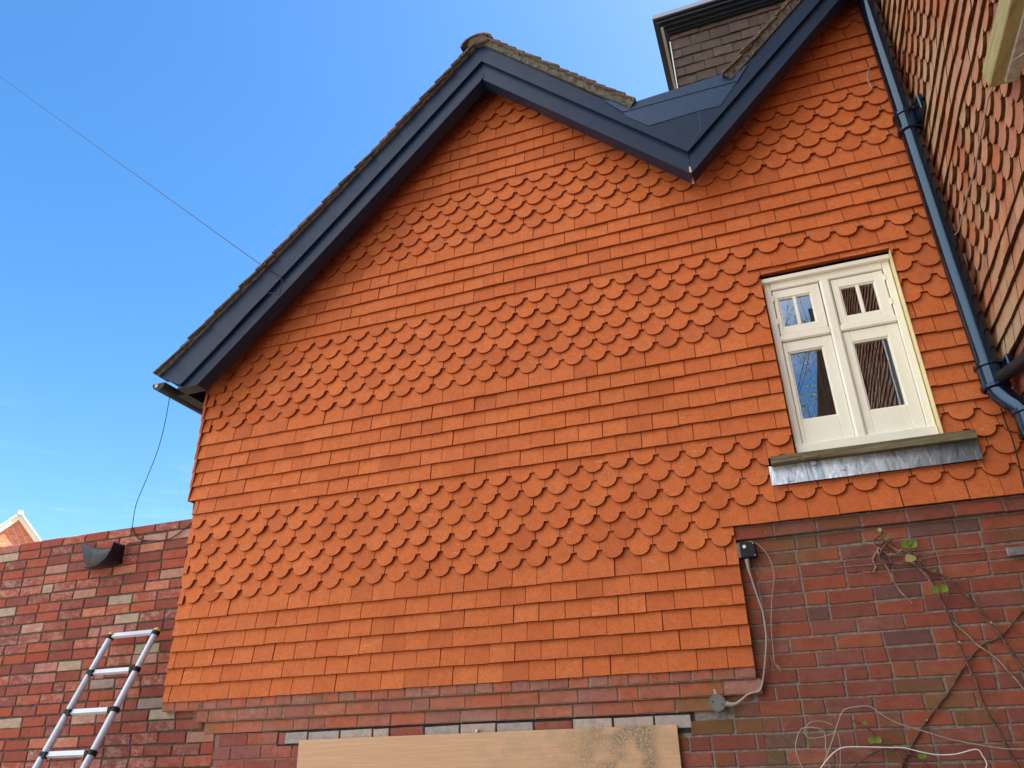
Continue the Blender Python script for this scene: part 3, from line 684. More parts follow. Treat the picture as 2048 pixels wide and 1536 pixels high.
# ---- roof tiles
def roof_slope(name, P0, P1, s, y0, dirx, thick, ext=6.0):
    """P0 eaves, P1 ridge (x,z) of the underside line; tiles lapped up the slope"""
    mb = MB(); L = math.hypot(P1[0]-P0[0], P1[1]-P0[1]); g = 0.10; n = int(L/g)
    T = Vector((P1[0]-P0[0], 0, P1[1]-P0[1])).normalized(); Nn = Vector((-T.z, 0, T.x))
    if Nn.z < 0: Nn = -Nn
    for i in range(n+1):
        if i*g+0.17 > L: break
        t = i*g/L; base = Vector((P0[0], 0, P0[1]))+T*(i*g)+Vector((0,0,sag(min(t,1), s)))
        yy = y0+rng.uniform(-.008, .008)-(0 if i % 2 else .004); k = 0
        w = 0.165 if i % 2 else 0.0825+0.0
        while yy < 0.9:
            y1 = yy+w-.002
            th = 0.013; lift = 0.026+rng.uniform(-.003, .003)+thick; jx = rng.uniform(-.006, .006)
            a = base+T*jx+Nn*(lift); ln = 0.20
            q = [a, a+T*ln-Nn*(0.024)]
            vs = []
            for p in q:
                vs += [p+Vector((0, yy, 0)), p+Vector((0, y1, 0)), p+Nn*th+Vector((0, yy, 0)), p+Nn*th+Vector((0, y1, 0))]
            mb.add(vs, [(0,1,3,2),(4,6,7,5),(0,4,5,1),(2,3,7,6),(0,2,6,4),(1,5,7,3)])
            yy += w; w = 0.165; k += 1
        a = base+Nn*(0.026+thick); q = [a, a+T*.20-Nn*.024]; vs = []
        for p in q: vs += [p+Vector((0, yy, 0)), p+Vector((0, ext, 0)), p+Nn*.013+Vector((0, yy, 0)), p+Nn*.013+Vector((0, ext, 0))]
        mb.add(vs, [(0,1,3,2),(4,6,7,5),(0,4,5,1),(2,3,7,6),(0,2,6,4),(1,5,7,3)])
    mb.build(name, M_roof, house, True)
    # mortar bedding along the verge
    mm = MB(); m = 60; vs = []; fs = []
    for i in range(m+1):
        t = i/m; b = Vector((P0[0], 0, P0[1]))+T*(L*t)+Vector((0,0,sag(t, s)))
        for j, h in enumerate((0.002, (0.03+thick)*0.55, 0.03+thick)):
            vs.append(b+Nn*h+Vector((0, y0+.018+0.012*mnoise.noise(Vector((t*30, j*3, P0[0])))+(0.012 if j == 0 else 0), 0)))
        vs.append(b+Nn*0.002+Vector((0, -.21, 0)))
    for i in range(m):
        for j in range(2): a = i*4+j; fs.append((a, a+4, a+5, a+1))
        a = i*4; fs.append((a+3, a+7, a+4, a))
    mm.add(vs, fs); mm.build("verge_mortar", M_verge, house, True)
    us = MB(); q = []
    a = Vector((P0[0], 0, P0[1])); b = a+T*L
    us.add([a+Vector((0,-.30,0)), b+Vector((0,-.30,0)), b+Vector((0,ext,0)), a+Vector((0,ext,0)), a+Nn*.02+Vector((0,-.30,0)), b+Nn*.02+Vector((0,-.30,0)), b+Nn*.02+Vector((0,ext,0)), a+Nn*.02+Vector((0,ext,0))],
           [(0,1,2,3),(4,7,6,5),(0,4,5,1),(2,6,7,3),(3,7,4,0)])
    return us
roof_slope("roof_tiles", (-0.660, 2.483), (2.208, 5.152), .036, -.355, -1, 0.004)
roof_slope("roof_tiles", (3.413, 3.950), (2.208, 5.152), .0, -.355, 1, 0.038)
roof_slope("roof_tiles", (4.154, 3.950), (5.228, 4.994), .0, -.355, -1, 0.046)
mb = MB()
for (a, b) in (((-0.587, 2.526), (2.208, 5.131)), ((3.413, 3.931), (2.208, 5.131)), ((4.154, 3.931), (5.228, 4.965))):
    mb.add([(a[0], -.27, a[1]), (b[0], -.27, b[1]), (b[0], 6, b[1]), (a[0], 6, a[1])], [(0,1,2,3)])
mb.build("roof_deck", M_soffit, house)
mb = MB()                                                     # ridge tiles
yy = -.372
while yy < 6:
    n = 8; vs = []; fs = []
    for y in (yy, yy+.30):
        for rr in (0.150, 0.134):
            for i in range(n+1):
                a = math.pi*(0.02+0.96*i/n); vs.append((2.193+rr*math.cos(a), y, 5.116+rr*0.72*math.sin(a)))
    m = n+1
    for i in range(n): fs += [(i, i+1, 2*m+i+1, 2*m+i), (m+i, 3*m+i, 3*m+i+1, m+i+1), (i, m+i, m+i+1, i+1), (2*m+i, 2*m+i+1, 3*m+i+1, 3*m+i)]
    mb.add(vs, fs); yy += .31
mb.prism([(2.106, 5.121), (2.291, 5.121), (2.267, 5.204), (2.198, 5.240), (2.130, 5.204)], -.358, -.31)
mb.build("ridge_tiles", M_roof, house, True)
# side wall of the house going back
mb = MB(); mb.box(-0.378, -0.30, 0.30, 6.5, -2.05, 2.75); mb.build("side_wall", M_brickC, house)

# ======================================================================= DORMER
dorm = thing("dormer", "flat roofed dormer hung with brown tiles behind the valley between the gables", "dormer", (4.5, 0.5, 4.1))
mb = MB(); N = Vector((0, -1, 0))
for r in range(0, 12):
    zb = 5.430-0.112*r if r else 5.448
    for k in range(-1, 10):
        x0 = 3.752+(k+(0 if r % 2 else .5))*0.172
        a, b = max(x0, 3.753)+.001, x0+.172-.003
        if b-a < .04: continue
        put_tile(mb, Vector((0, .5+(0 if r else -.004), 0)), X3, Z3, N, [(a, zb), (b, zb), (b, min(zb+.235, 5.50)), (a, min(zb+.235, 5.50))], base_v=zb, jit=1.6)
mb.build("tile_cladding", M_darktile, dorm)
mb = MB(); mb.box(3.76, 6.2, 0.54, 3.2, 3.9, 5.52); mb.build("dormer_wall", M_dark, dorm)
mb = MB()
X0 = 3.632
mb.box(X0, 6.4, 0.365, 3.3, 5.60, 5.648)
mb.box(X0+.022, 6.4, 0.385, 3.3, 5.570, 5.5995)
mb.box(X0+.052, 6.4, 0.415, 3.3, 5.541, 5.5695)
mb.box(X0+.086, 6.4, 0.447, 3.3, 5.512, 5.5405)
mb.box(X0+.106, 6.4, 0.468, 3.3, 5.496, 5.5115)
mb.build("flat_roof", M_dsoffit, dorm)
mb = MB(); mb.box(X0-.004, 6.4, 0.358, 0.3645, 5.612, 5.660, ch=.002); mb.build("roof_edge_trim", paint("pale_grey_metal_trim", (0.30, 0.34, 0.42), 0.3), dorm)
mb = MB(); mb.box(X0+.056, X0+.080, 0.418, 3.3, 5.533, 5.5405); mb.build("drip_strip", paint("light_grey_strip", (0.45, 0.5, 0.52), 0.3), dorm)
mb = MB(); mb.box(3.742, 3.7515, 0.492, 0.520, 4.1, 5.42); mb.build("corner_bead", M_white_pl, dorm)

# ======================================================================= WING
wing = thing("house_wing", "wing of the house with weathered scalloped tiles beside the black downpipe", "house", (5.5, -5.0, -2.05))
WXF, YEND = 5.268, -10.4
mb = MB(); N = Vector((-1, 0, 0)); U = Vector((0, -1, 0))
ztop = 5.6
for r in range(14, 62):
    zb = (r-1)*G; kind = 'S' if (r in SCAL or r in range(50, 56)) else 'P'
    if zb > ztop: break
    y = 0.0-(0.0 if r % 2 else 0.5*W)
    kk = 0
    while y < -YEND:
        a, b = max(y, 0.004)+.0015, y+W-.0015; y += W; kk += 1
        if b-a < 0.03: continue
        if b < 3.2 and a > 1.78 and 2.32 < zb+.06 < 3.55: continue
        kd = kind if b-a > 0.10 else 'P'
        p = [(a+u, zb+v) for u, v in outline(kd, b-a, 0.235)]
        far = a > 4.8
        put_tile(mb, Vector((WXF, 0, 0)), U, Z3, N, p, th=0.019, jit=(1.3 if not far else 2), base_v=zb, slope=0.16, mside=1, wob=0.006)
mb.build("tile_cladding", [M_oldtile, M_oldedge], wing)
mb = MB(); mb.box(WXF+.05, WXF+.4, YEND, 0.3, 1.53, ztop+.1); mb.build("sheathing", M_dark, wing)
mb = MB(); bricks(mb, 0.0, -YEND, -2.05, 44, L=.24, H=.08, yf=0, hdr=.2, O=Vector((WXF+.07, 0, 0)), U=Vector((0,-1,0)), N=Vector((-1,0,0))); mb.build("brick_wall", M_brickR, wing)
mb = MB(); mb.box(WXF+.076, WXF+.4, YEND, 0.05, -2.05, 1.50); mb.build("mortar_bed", M_mortR, wing)
mb = MB(); bricks(mb, 0.0, 3.0, 1.22, 4, L=.24, H=.08, yf=0, hdr=.5, O=Vector((WXF+.035, 0, 0)), U=Vector((0,-1,0)), N=Vector((-1,0,0)), depth=.04); mb.build("brick_corbel", M_brickF if False else M_brickC, wing)
# wing window with oak sill
mb = MB(); mb.box(5.168, WXF+.05, -3.1, -1.53, 2.262, 2.372, ch=.004); mb.build("window_sill", M_oak2, wing)
mb = MB(); mb.box(5.225, 5.30, -3.1, -1.56, 2.243, 2.2615); mb.build("mortar_fillet", mortar("pale_fillet", (0.35,0.33,0.30), (0.55,0.53,0.48)), wing)
mb = MB(); mb.box(5.28, 5.33, -3.1, -1.80, 2.373, 3.6); mb.build("window_frame", M_cream, wing)
mb = MB(); mb.box(5.276, 5.279, -3.0, -1.95, 2.47, 3.5); mb.build("pane", M_curt, wing)
mb = MB(); mb.prism([(WXF-.25, 5.55), (WXF-.25, 5.62), (9.0, 8.9), (9.2, 8.8), (9.2, 5.55)], YEND-.2, 0.2); mb.build("roof", M_roof, wing, True)
mb = MB(); mb.box(WXF+.41, 12, YEND+.01, 8.0, -2.05, 5.54); mb.box(WXF+.05, 6.5, 0.31, 8, -2.05, 5.54); mb.build("main_walls", M_brickR, wing)
mb = MB(); mb.box(WXF+.02, 11.5, YEND-.05, YEND-.005, -2.05, 8.0); mb.build("end_wall", M_inside, wing)

# ======================================================================= DOWNPIPE
dp = thing("downpipe", "glossy black cast iron downpipe with collars in the corner of the two walls", "pipe", (5.19, -.15, -2.05))
PX, PY, PR = 5.192, -0.150, 0.060
mb = MB(); mb.tube([(PX, PY, 1.50), (PX-.004, PY, 2.2), (PX, PY, 3.2)], PR, 24); mb.tube([(PX, PY, 3.2), (PX, PY, 6.0)], PR, 24)
mb.build("pipe_length", M_blackgloss, dp)
def collar(z, x=PX, y=PY):
    mb = MB()
    prof = [(z-.085, PR+.004), (z-.080, PR+.016), (z-.062, PR+.018), (z-.056, PR+.008), (z+.045, PR+.009), (z+.052, PR+.019), (z+.070, PR+.019), (z+.076, PR+.003)]
    n = 24; vs = []; fs = []
    for zz, r in prof:
        for k in range(n): a = 2*math.pi*k/n; vs.append((x+r*math.cos(a), y+r*math.sin(a), zz))
    for i in range(len(prof)-1):
        for k in range(n): fs.append((i*n+k, i*n+(k+1)%n, (i+1)*n+(k+1)%n, (i+1)*n+k))
    mb.add(vs, fs, 0, False); o = mb.build("collar", M_blackgloss, dp)
    return o
collar(3.315); collar(1.43)
mb = MB(); mb.box(PX+.045, PX+.075, PY-.20, PY-.02, 3.25, 3.37, ch=.006); mb.tube([(PX+.03, PY-.17, 3.335), (PX+.005, PY-.17, 3.335)], .022, 12); mb.build("fixing_ear", M_blackgloss, dp)
mb = MB(); mb.box(PX+.045, PX+.075, PY-.17, PY-.02, 1.38, 1.48, ch=.006); mb.build("fixing_ear", M_blackgloss, dp)
mb = MB(); mb.tube(smooth_path([(PX, PY, 1.52), (PX, PY, 1.40), (PX+.004, PY-.01, 1.33), (PX+.035, PY-.04, 1.25), (PX+.070, PY-.075, 1.18), (PX+.082, PY-.085, 1.10), (PX+.082, PY-.085, 1.0)]), PR-.004, 20); mb.build("swan_neck_bend", M_blackgloss, dp)
collar(1.105, PX+.082, PY-.085)
mb = MB(); mb.tube([(PX+.082, PY-.085, 1.05), (PX+.082, PY-.085, -2.0)], PR-.002, 24); mb.build("pipe_length", M_blackgloss, dp)
mb = MB(); mb.tube(smooth_path([(PX+.02, PY-.03, 1.40), (PX+.055, PY-.16, 1.385), (PX+.060, PY-.42, 1.33), (PX+.06, PY-1.2, 1.20)]), .036, 14)
tag(mb.build("waste_pipe", M_blackplas), "dull dark waste pipe running along the wing from the downpipe bend", "pipe")

# ======================================================================= EAVES GUTTER
gt = thing("eaves_gutter", "old dark gutter hanging under the left end of the gable roof", "gutter", (-0.76, 0, 2.4))
mb = MB(); n = 10; ys = [-0.30, 0.5, 1.5, 3, 6.3]; vs = []; fs = []
for y in ys:
    for rr in (0.062, 0.055):
        for i in range(n+1):
            a = math.pi+math.pi*i/n; vs.append((-0.662+rr*math.cos(a), y, 2.432+rr*math.sin(a)))
m = n+1
for j in range(len(ys)-1):
    o = j*2*m
    for i in range(n): fs += [(o+i, o+i+1, o+2*m+i+1, o+2*m+i), (o+m+i, o+3*m+i, o+3*m+i+1, o+m+i+1)]
for i in range(n): fs.append((i, m+i, m+i+1, i+1))
mb.add(vs, fs, 0, True); mb.build("gutter_channel", M_blackplas, gt, True)
mb = MB(); pts = [(-0.662+0.063*math.cos(math.pi+math.pi*i/10), 2.432+0.063*math.sin(math.pi+math.pi*i/10)) for i in range(11)]
mb.prism(pts, -0.307, -0.300); mb.build("stop_end", M_blackplas, gt, True)
mb = MB(); mb.box(-.695, -.66, -.316, -.308, 2.394, 2.424, ch=.004); mb.build("mortar_dab", mortar("pale_dab", (.4,.38,.36), (.6,.58,.55)), gt)
mb = MB(); mb.box(-.60, -.50, -.155, 6, 2.37, 2.50); mb.build("fascia_board", M_soffit, gt)

# ======================================================================= GARDEN WALL
gw = thing("garden_wall", "tall wall of reclaimed red bricks with a few pale ones, left of the tiled gable", "wall", (-2.5, .06, -2.05))
mb = MB(); bricks(mb, -7.0, 0.055, 1.372-0.0775*44, 44, L=.2405, H=.0775, yf=0.060, hdr=.05, ox=.09, wav=.003, depth=.03, mort=.0125, skip=lambda x, z: (x > -0.37 and z > -0.05) or (x > -.08 and z > -.14))
mb.build("brick_face", M_brickL, gw)
mb = MB(); mb.box(-7.0, -0.36, 0.067, 0.27, -2.05, 1.362); mb.box(-0.361, 0.049, 0.0675, 0.27, -2.05, -0.055); mb.build("mortar_bed", M_mortL, gw)

# ======================================================================= PLYWOOD
mb = MB(); mb.box(0.752, 3.203, 0.028, 0.046, -1.45, -0.272, ch=.002)
tag(mb.build("plywood_board", M_ply), "plywood sheet with dried mortar smears covering an opening under the tiles", "board")
mb = MB()
mb.tube([(1.998, .059, -.262), (1.998, .025, -.262)], .008, 8)
tag(mb.build("fixing_screw", M_white_pl), "pale screw head at the top edge of the plywood board", "screw")

# ======================================================================= LADDER
lad = thing("telescopic_ladder", "grey telescopic ladder with yellow caps leaning on the garden wall", "ladder", (-1.3, -0.9, -2.05))
a_, b_, wL, sL = 0.34559633, 0.10311529, 0.42233372, 0.28619068
D = Vector((-math.sin(b_), -math.sin(a_), -math.cos(a_))).normalized()
P0 = Vector((-0.93837179, -.03, 0.49157732)); nr = 10
while (P0+D*sL*nr).z < -2.0: nr -= 1
for e in (0, 1):
    B = P0+Vector((wL*e, 0, 0))
    for i in range(nr+1):
        r = 0.0215+0.0012*i; s0 = B+D*sL*i; s1 = B+D*(sL*(i+1)) if i < nr else B+D*((-2.045-B.z)/D.z)
        mb = MB(); mb.tube([s0, s1], r, 16); mb.build("stile", M_alu, lad)
        mb = MB(); Dn = D
        if i: mb.tube([s0-Dn*.016, s0+Dn*.016], r+.006, 14); mb.box(s0.x+(.012 if not e else -.045), s0.x+(.045 if not e else -.012), s0.y-.030, s0.y+.018, s0.z-.022, s0.z+.020, ch=.004)
        else: mb.tube([s0-Dn*.004, s0+Dn*.024], r+.008, 14)
        mb.build("joint_collar", M_blackplas, lad)
        if i:
            mb = MB(); s = s0+Vector((.045 if not e else -.045, -.018, -.030)); mb.tube([s, s+Vector((.016 if not e else -.016, 0, -.010))], .008, 8); mb.build("release_button", M_red_pl, lad)
    mb = MB(); vs = [B-D*.030, B-D*.020, B-D*.004]; mb.tube([vs[0], vs[1], vs[2]], [.016, .026, .028], 14); mb.build("end_cap", M_yellow_pl, lad)
for i in range(nr+1):
    c = P0+D*sL*i; mb = MB(); up = -D; fw = Vector((0, -D.z, D.y)).normalized()
    fw = D.cross(Vector((1,0,0))).normalized()
    if fw.y > 0: fw = -fw
    h, d = .021, .018
    vs = []
    for x in (0.018, wL-.018):
        q = c+Vector((x, 0, 0))
        vs += [q+D*h*.7+fw*d, q+D*h-fw*d*.2, q-D*h*.4-fw*d, q-D*h+fw*d*.3]
    mb.add(vs, [(0,4,5,1),(1,5,6,2),(2,6,7,3),(3,7,4,0),(0,1,2,3),(4,7,6,5)]); mb.build("rung", M_alu, lad, True)

DATA = {'vA':[[4.506,0.02,0.623],[4.47,0.02,0.598],[4.429,0.02,0.55],[4.426,0.02,0.517],[4.456,0.02,0.498],[4.522,0.02,0.484],[4.584,0.02,0.473],[4.633,0.02,0.449],[4.684,0.02,0.419],[4.73,0.02,0.385],[4.776,0.02,0.327],[4.81,0.02,0.267],[4.846,0.02,0.194],[4.877,0.02,0.132],[4.901,0.02,0.076],[4.915,0.02,0.033],[4.945,0.02,-0.053],[4.96,0.02,-0.104]],
'vB':[[4.441,0.04,0.601],[4.424,0.04,0.565],[4.442,0.04,0.506],[4.46,0.04,0.448],[4.467,0.04,0.405],[4.491,0.04,0.339],[4.533,0.04,0.276]],
'vC':[[4.545,0.03,0.545],[4.58,0.03,0.546],[4.608,0.03,0.5],[4.632,0.03,0.442],[4.651,0.03,0.381],[4.668,0.03,0.312],[4.682,0.03,0.253],[4.689,0.03,0.182],[4.694,0.03,0.105],[4.699,0.03,0.049],[4.72,0.03,-0.064],[4.735,0.03,-0.148],[4.742,0.03,-0.261],[4.772,0.03,-0.348],[4.792,0.03,-0.444],[4.816,0.03,-0.526],[4.831,0.03,-0.572]],
'vD':[[4.575,0.04,0.52],[4.585,0.04,0.491],[4.62,0.04,0.441],[4.645,0.04,0.384],[4.668,0.04,0.309]],
'vE':[[4.697,0.045,0.175],[4.76,0.045,0.089],[4.788,0.045,0.044],[4.846,0.045,-0.012],[4.88,0.045,-0.066],[4.912,0.045,-0.125],[4.938,0.045,-0.176]],
'vF':[[5.051,0.05,0.208],[4.968,0.05,0.133],[4.907,0.05,0.079],[4.872,0.05,0.065],[4.812,0.05,0.044],[4.743,0.05,-0.012],[4.667,0.05,-0.092],[4.596,0.05,-0.178],[4.531,0.05,-0.238],[4.458,0.05,-0.311],[4.397,0.05,-0.383],[4.345,0.05,-0.449],[4.299,0.05,-0.514],[4.254,0.05,-0.574]],
'vG':[[4.117,0.02,-0.289],[4.169,0.02,-0.319],[4.222,0.02,-0.372],[4.274,0.02,-0.423],[4.312,0.02,-0.473],[4.339,0.02,-0.515],[4.364,0.02,-0.563]],
'vH':[[4.023,0.035,-0.533],[4.066,0.035,-0.509],[4.168,0.035,-0.45],[4.236,0.035,-0.425],[4.288,0.035,-0.42],[4.344,0.035,-0.446],[4.393,0.035,-0.475],[4.425,0.035,-0.517],[4.438,0.035,-0.565]],
'vI':[[4.507,0.03,0.625],[4.465,0.03,0.615],[4.427,0.03,0.6],[4.419,0.03,0.625],[4.441,0.03,0.647],[4.47,0.03,0.666],[4.463,0.03,0.684]],
'vJ':[[4.417,0.035,0.612],[4.447,0.035,0.571],[4.481,0.035,0.545],[4.52,0.035,0.546],[4.541,0.035,0.563],[4.574,0.035,0.557],[4.594,0.035,0.569]],
'vK':[[4.438,0.05,0.594],[4.41,0.05,0.559],[4.39,0.05,0.527],[4.397,0.05,0.498],[4.387,0.05,0.471],[4.367,0.05,0.462],[4.324,0.05,0.468]],
'vL':[[4.482,0.045,0.607],[4.518,0.045,0.57],[4.547,0.045,0.548]],
'w1':[[3.894,0.0,-0.53],[3.918,0.0,-0.505],[3.974,0.0,-0.451],[4.033,0.0,-0.416],[4.11,0.0,-0.412],[4.236,0.0,-0.419],[4.328,0.0,-0.424],[4.403,0.0,-0.445],[4.472,0.0,-0.459],[4.556,0.0,-0.458],[4.649,0.0,-0.44],[4.67,0.0,-0.47],[4.678,0.0,-0.505],[4.662,0.0,-0.534]],
'w2':[[3.963,0.02,-0.506],[3.96,0.02,-0.42],[3.961,0.02,-0.331],[3.867,0.02,-0.315],[3.825,0.02,-0.365],[3.811,0.02,-0.422],[3.826,0.02,-0.503],[3.839,0.02,-0.541]],
'w3':[[3.9,0.01,-0.53],[3.93,0.01,-0.494],[4.003,0.01,-0.371],[4.035,0.01,-0.308],[4.081,0.01,-0.239],[4.15,0.01,-0.224],[4.214,0.01,-0.227],[4.268,0.01,-0.273],[4.335,0.01,-0.313],[4.438,0.01,-0.351],[4.55,0.01,-0.392],[4.662,0.01,-0.419],[4.772,0.01,-0.44],[4.863,0.01,-0.445]],
'w4':[[4.015,0.02,-0.307],[3.966,0.02,-0.286],[3.905,0.02,-0.29],[3.868,0.02,-0.328],[3.879,0.02,-0.36],[3.925,0.02,-0.365],[3.993,0.02,-0.351],[4.028,0.02,-0.343],[4.031,0.02,-0.409],[4.005,0.02,-0.532]],
'w5':[[4.18,0.055,0.507],[4.266,0.055,0.505],[4.442,0.055,0.502],[4.59,0.055,0.503],[4.703,0.055,0.514],[4.87,0.055,0.515],[5.053,0.055,0.512]],
'leaves1':[[4.582,0.0,0.583],[4.565,0.0,0.512],[4.678,0.0,0.337],[4.475,0.0,0.629],[4.456,0.0,0.677]],
'leaves2':[[4.171,0.0,-0.304],[4.2,0.0,-0.377],[4.404,0.0,-0.463]],
'flex':[[3.717,0.03,0.598],[3.719,0.03,0.537],[3.728,0.03,0.476],[3.742,0.03,0.386],[3.757,0.03,0.297],[3.757,0.03,0.19],[3.749,0.03,0.121],[3.716,0.03,-0.015],[3.68,0.03,-0.114],[3.639,0.03,-0.128],[3.603,0.03,-0.14],[3.541,0.03,-0.18],[3.488,0.03,-0.181],[3.471,0.03,-0.178]],
'loose':[[3.745,0.02,0.698],[3.783,0.02,0.682],[3.826,0.02,0.631],[3.849,0.02,0.567],[3.854,0.02,0.492],[3.841,0.02,0.434],[3.818,0.02,0.348],[3.793,0.02,0.222],[3.784,0.02,0.138],[3.78,0.02,0.069],[3.777,0.02,0.015],[3.802,0.02,-0.021]],
'hang':[[-0.529,-0.3,2.305],[-0.589,-0.24,2.075],[-0.685,-0.17,1.878],[-0.822,-0.1,1.665],[-0.943,-0.03,1.513],[-1.016,0.045,1.371]],
'gcable':[[-1.023,0.05,1.37],[-0.985,0.05,1.298],[-0.911,0.05,1.247],[-0.834,0.05,1.226],[-0.669,0.05,1.211],[-0.573,0.05,1.233],[-0.439,0.05,1.308],[-0.395,0.05,1.336]],
'gcable2':[[-0.669,0.05,1.21],[-0.833,0.05,1.222],[-1.04,0.05,1.224]],
'thin':[[-0.073,0.0,-0.034],[-0.093,0.0,-0.151],[-0.12,0.0,-0.29],[-0.149,0.0,-0.441]],
'winc':[[5.214,-0.03,1.321],[5.215,-0.03,1.264],[5.215,-0.03,1.192],[5.221,-0.03,1.109],[5.219,-0.03,1.057],[5.214,-0.03,0.958],[5.201,-0.03,0.811]],
'loop':[[5.161,-0.03,4.044],[5.107,-0.03,3.992],[5.08,-0.03,3.925],[5.073,-0.03,3.861],[5.083,-0.03,3.79]],
'wc1':[[5.23,-1.812,2.16],[5.23,-1.631,2.276],[5.23,-1.387,2.366],[5.23,-1.255,2.373],[5.23,-1.038,2.353],[5.23,-0.863,2.328]],
'wc2':[[5.23,-0.847,2.33],[5.23,-0.6,2.337],[5.23,-0.419,2.334],[5.23,-0.292,2.326],[5.23,-0.152,2.378]],
'dropA':[[0.206,-0.325,3.372],[0.349,-0.325,3.257],[0.42,-0.325,3.2],[0.455,-0.325,3.115],[0.441,-0.325,3.031],[0.437,-0.325,3.013],[0.351,-0.325,3.053],[0.296,-0.325,3.041],[0.123,-0.325,2.882],[-0.096,-0.325,2.662],[-0.282,-0.325,2.485],[-0.403,-0.325,2.38]],
'hF':[[-1.032,-0.1,1.207],[-1.018,-0.12,1.149],[-1.041,-0.13,1.087],[-1.119,-0.12,1.042],[-1.228,-0.09,1.036],[-1.335,-0.05,1.051]],
'hW':[[-1.065,0.05,1.217],[-1.056,0.05,1.16],[-1.059,0.05,1.107],[-1.059,0.045,1.066],[-1.192,0.045,1.052],[-1.396,0.045,1.065]],
'hB':[[-1.521,0.044,1.271],[-1.395,0.044,1.236],[-1.283,0.044,1.207],[-1.176,0.044,1.212],[-1.1,0.044,1.195],[-1.058,0.044,1.066],[-1.191,0.044,1.052],[-1.395,0.044,1.064],[-1.457,0.044,1.136]]}
# ======================================================================= LEAD HOOD
def hood():
    mb = MB(); F = smooth_path(DATA['hF'], 4); Wc = smooth_path(DATA['hW'], 4); n = len(F); vs = []; fs = []
    for i in range(n):
        for k in range(5):
            t = k/4; p = F[i].lerp(Wc[i], t); p += Vector((.004*mnoise.noise(Vector((i*.4, k, 0))), 0, -.006*math.sin(math.pi*t)+.004*mnoise.noise(Vector((i*.3, k*.7, 5))))); vs.append(p)
    for i in range(n-1):
        for k in range(4): a = i*5+k; fs.append((a, a+1, a+6, a+5))
    mb.add(vs, fs, 0, True)
    B = [Vector(q) for q in DATA['hB']]; c = sum(B, Vector())/len(B)+Vector((0, -.010, 0)); m = len(B)
    mb.add(B+[c], [(i, (i+1) % m, m) for i in range(m)], 0, True)
    o = mb.build("lead_cowl", M_leaddark); md = o.modifiers.new("thickness", 'SOLIDIFY'); md.thickness = .005
    return tag(o, "crumpled dark lead cowl folded out from the garden wall", "lead cowl")
hood()

# ======================================================================= CABLES, BOXES
def cable(name, pts, rad, mat, label, cat, seg=6, n=6):
    mb = MB(); mb.tube(smooth_path(pts, n), rad, seg); return tag(mb.build(name, mat), label, cat)
cable("hanging_cable", DATA['hang'], .0030, M_blackplas, "thin black cable hanging from the gutter end against the sky", "cable")
p = DATA['hang'][-1]
cable("wall_cable", DATA['gcable'], .0042, M_blackplas, "black cable drooping across the top of the garden wall", "cable")
cable("loose_cable_end", DATA['gcable2'], .0040, M_blackplas, "short black cable end lying along the joint beside the lead cowl", "cable")
cable("thin_wall_wire", [(DATA['thin'][0][0], .03, -.03)]+DATA['thin'], .0030, M_vinel, "thin brown wire dropping from the lowest tiles at the left corner", "wire")
cable("vertical_cable", DATA['winc'], .0042, M_blackplas, "thin black cable running down the tiles right of the window", "cable")
cable("cable_stub", DATA['loop'], .0040, M_cable, "short grey cable looping out from behind the downpipe onto the tiles", "cable")
cable("wing_cable", DATA['wc1'][:-1]+DATA['wc2'], .0040, M_cable, "dark cable trailing over the weathered tiles of the wing", "cable")
# overhead line from off to the left into the bargeboard
A = Vector((0.206, -.335, 3.372)); B = A+(Vector((-8.24, 1.52, 11.25))-A)*3.0; pts = []
for i in range(49):
    t = i/48; q = A.lerp(B, t); q.z -= 0.06*4*t*(1-t); pts.append(q)
mb = MB(); mb.tube(pts, .0034, 6); tag(mb.build("overhead_wire", M_wire), "thin service wire crossing the sky to the left bargeboard", "wire")
cable("bargeboard_cable", [A]+[tuple(q) for q in DATA['dropA'][1:]], .0040, M_blackplas, "black cable looped and clipped down the left bargeboard", "cable")
jb = thing("junction_box", "small square black junction box with a white cap beside the tile edge", "junction box", (3.72, .05, .60))
mb = MB(); mb.box(3.688, 3.776, .005, .06, .602, .690, ch=.005); mb.build("box_body", M_blackplas, jb)
mb = MB(); mb.tube([(3.715, .004, .665), (3.715, -.006, .665)], .010, 12); mb.build("white_cap", M_white_pl, jb)
for x, z in ((3.767, .681), (3.767, .612)): mb = MB(); mb.tube([(x, .0045, z), (x, .001, z)], .003, 6); mb.build("cover_screw", M_white_pl, jb)
mb = MB(); mb.box(3.672, 3.6875, .012, .06, .606, .692); mb.build("box_flange", M_greybox, jb)
fl = DATA['flex']; sp = smooth_path(fl, 6); mb = MB(); rad = []
for i, q in enumerate(sp):
    t = i/(len(sp)-1); rad.append(.015-.009*min(1, t/.13) if t < .13 else (.006 if t < .80 else .006+.009*min(1, (t-.80)/.12)))
mb.tube(sp, rad, 10); tag(mb.build("flexible_conduit", M_cable), "pale grey cable with thick sleeved ends from junction box to round box", "cable")
mb = MB(); lp = smooth_path(DATA['loose'], 5); mb.tube(lp, .0035, 6); 
e = lp[-1]; mb.tube([lp[-6], lp[-6]+Vector((.022, -.004, -.05))], .0015, 5); mb.tube([lp[-6], lp[-6]+Vector((.034, -.004, -.035))], .0015, 5)
tag(mb.build("loose_wire", M_vinel), "loose copper-ended wire dangling from the top of the junction box", "wire")
rb = thing("round_conduit_box", "round grey conduit box on the corbelled bricks near the plywood", "conduit box", (3.44, .05, -.17))
mb = MB(); n = 24; 
mb.tube([(3.441, .058, -.172), (3.441, .018, -.172)], .046, 24); mb.build("box_body", M_greybox, rb)
mb = MB(); mb.tube([(3.441, .018, -.172), (3.441, .014, -.172)], .041, 24); mb.build("lid", M_greybox, rb)
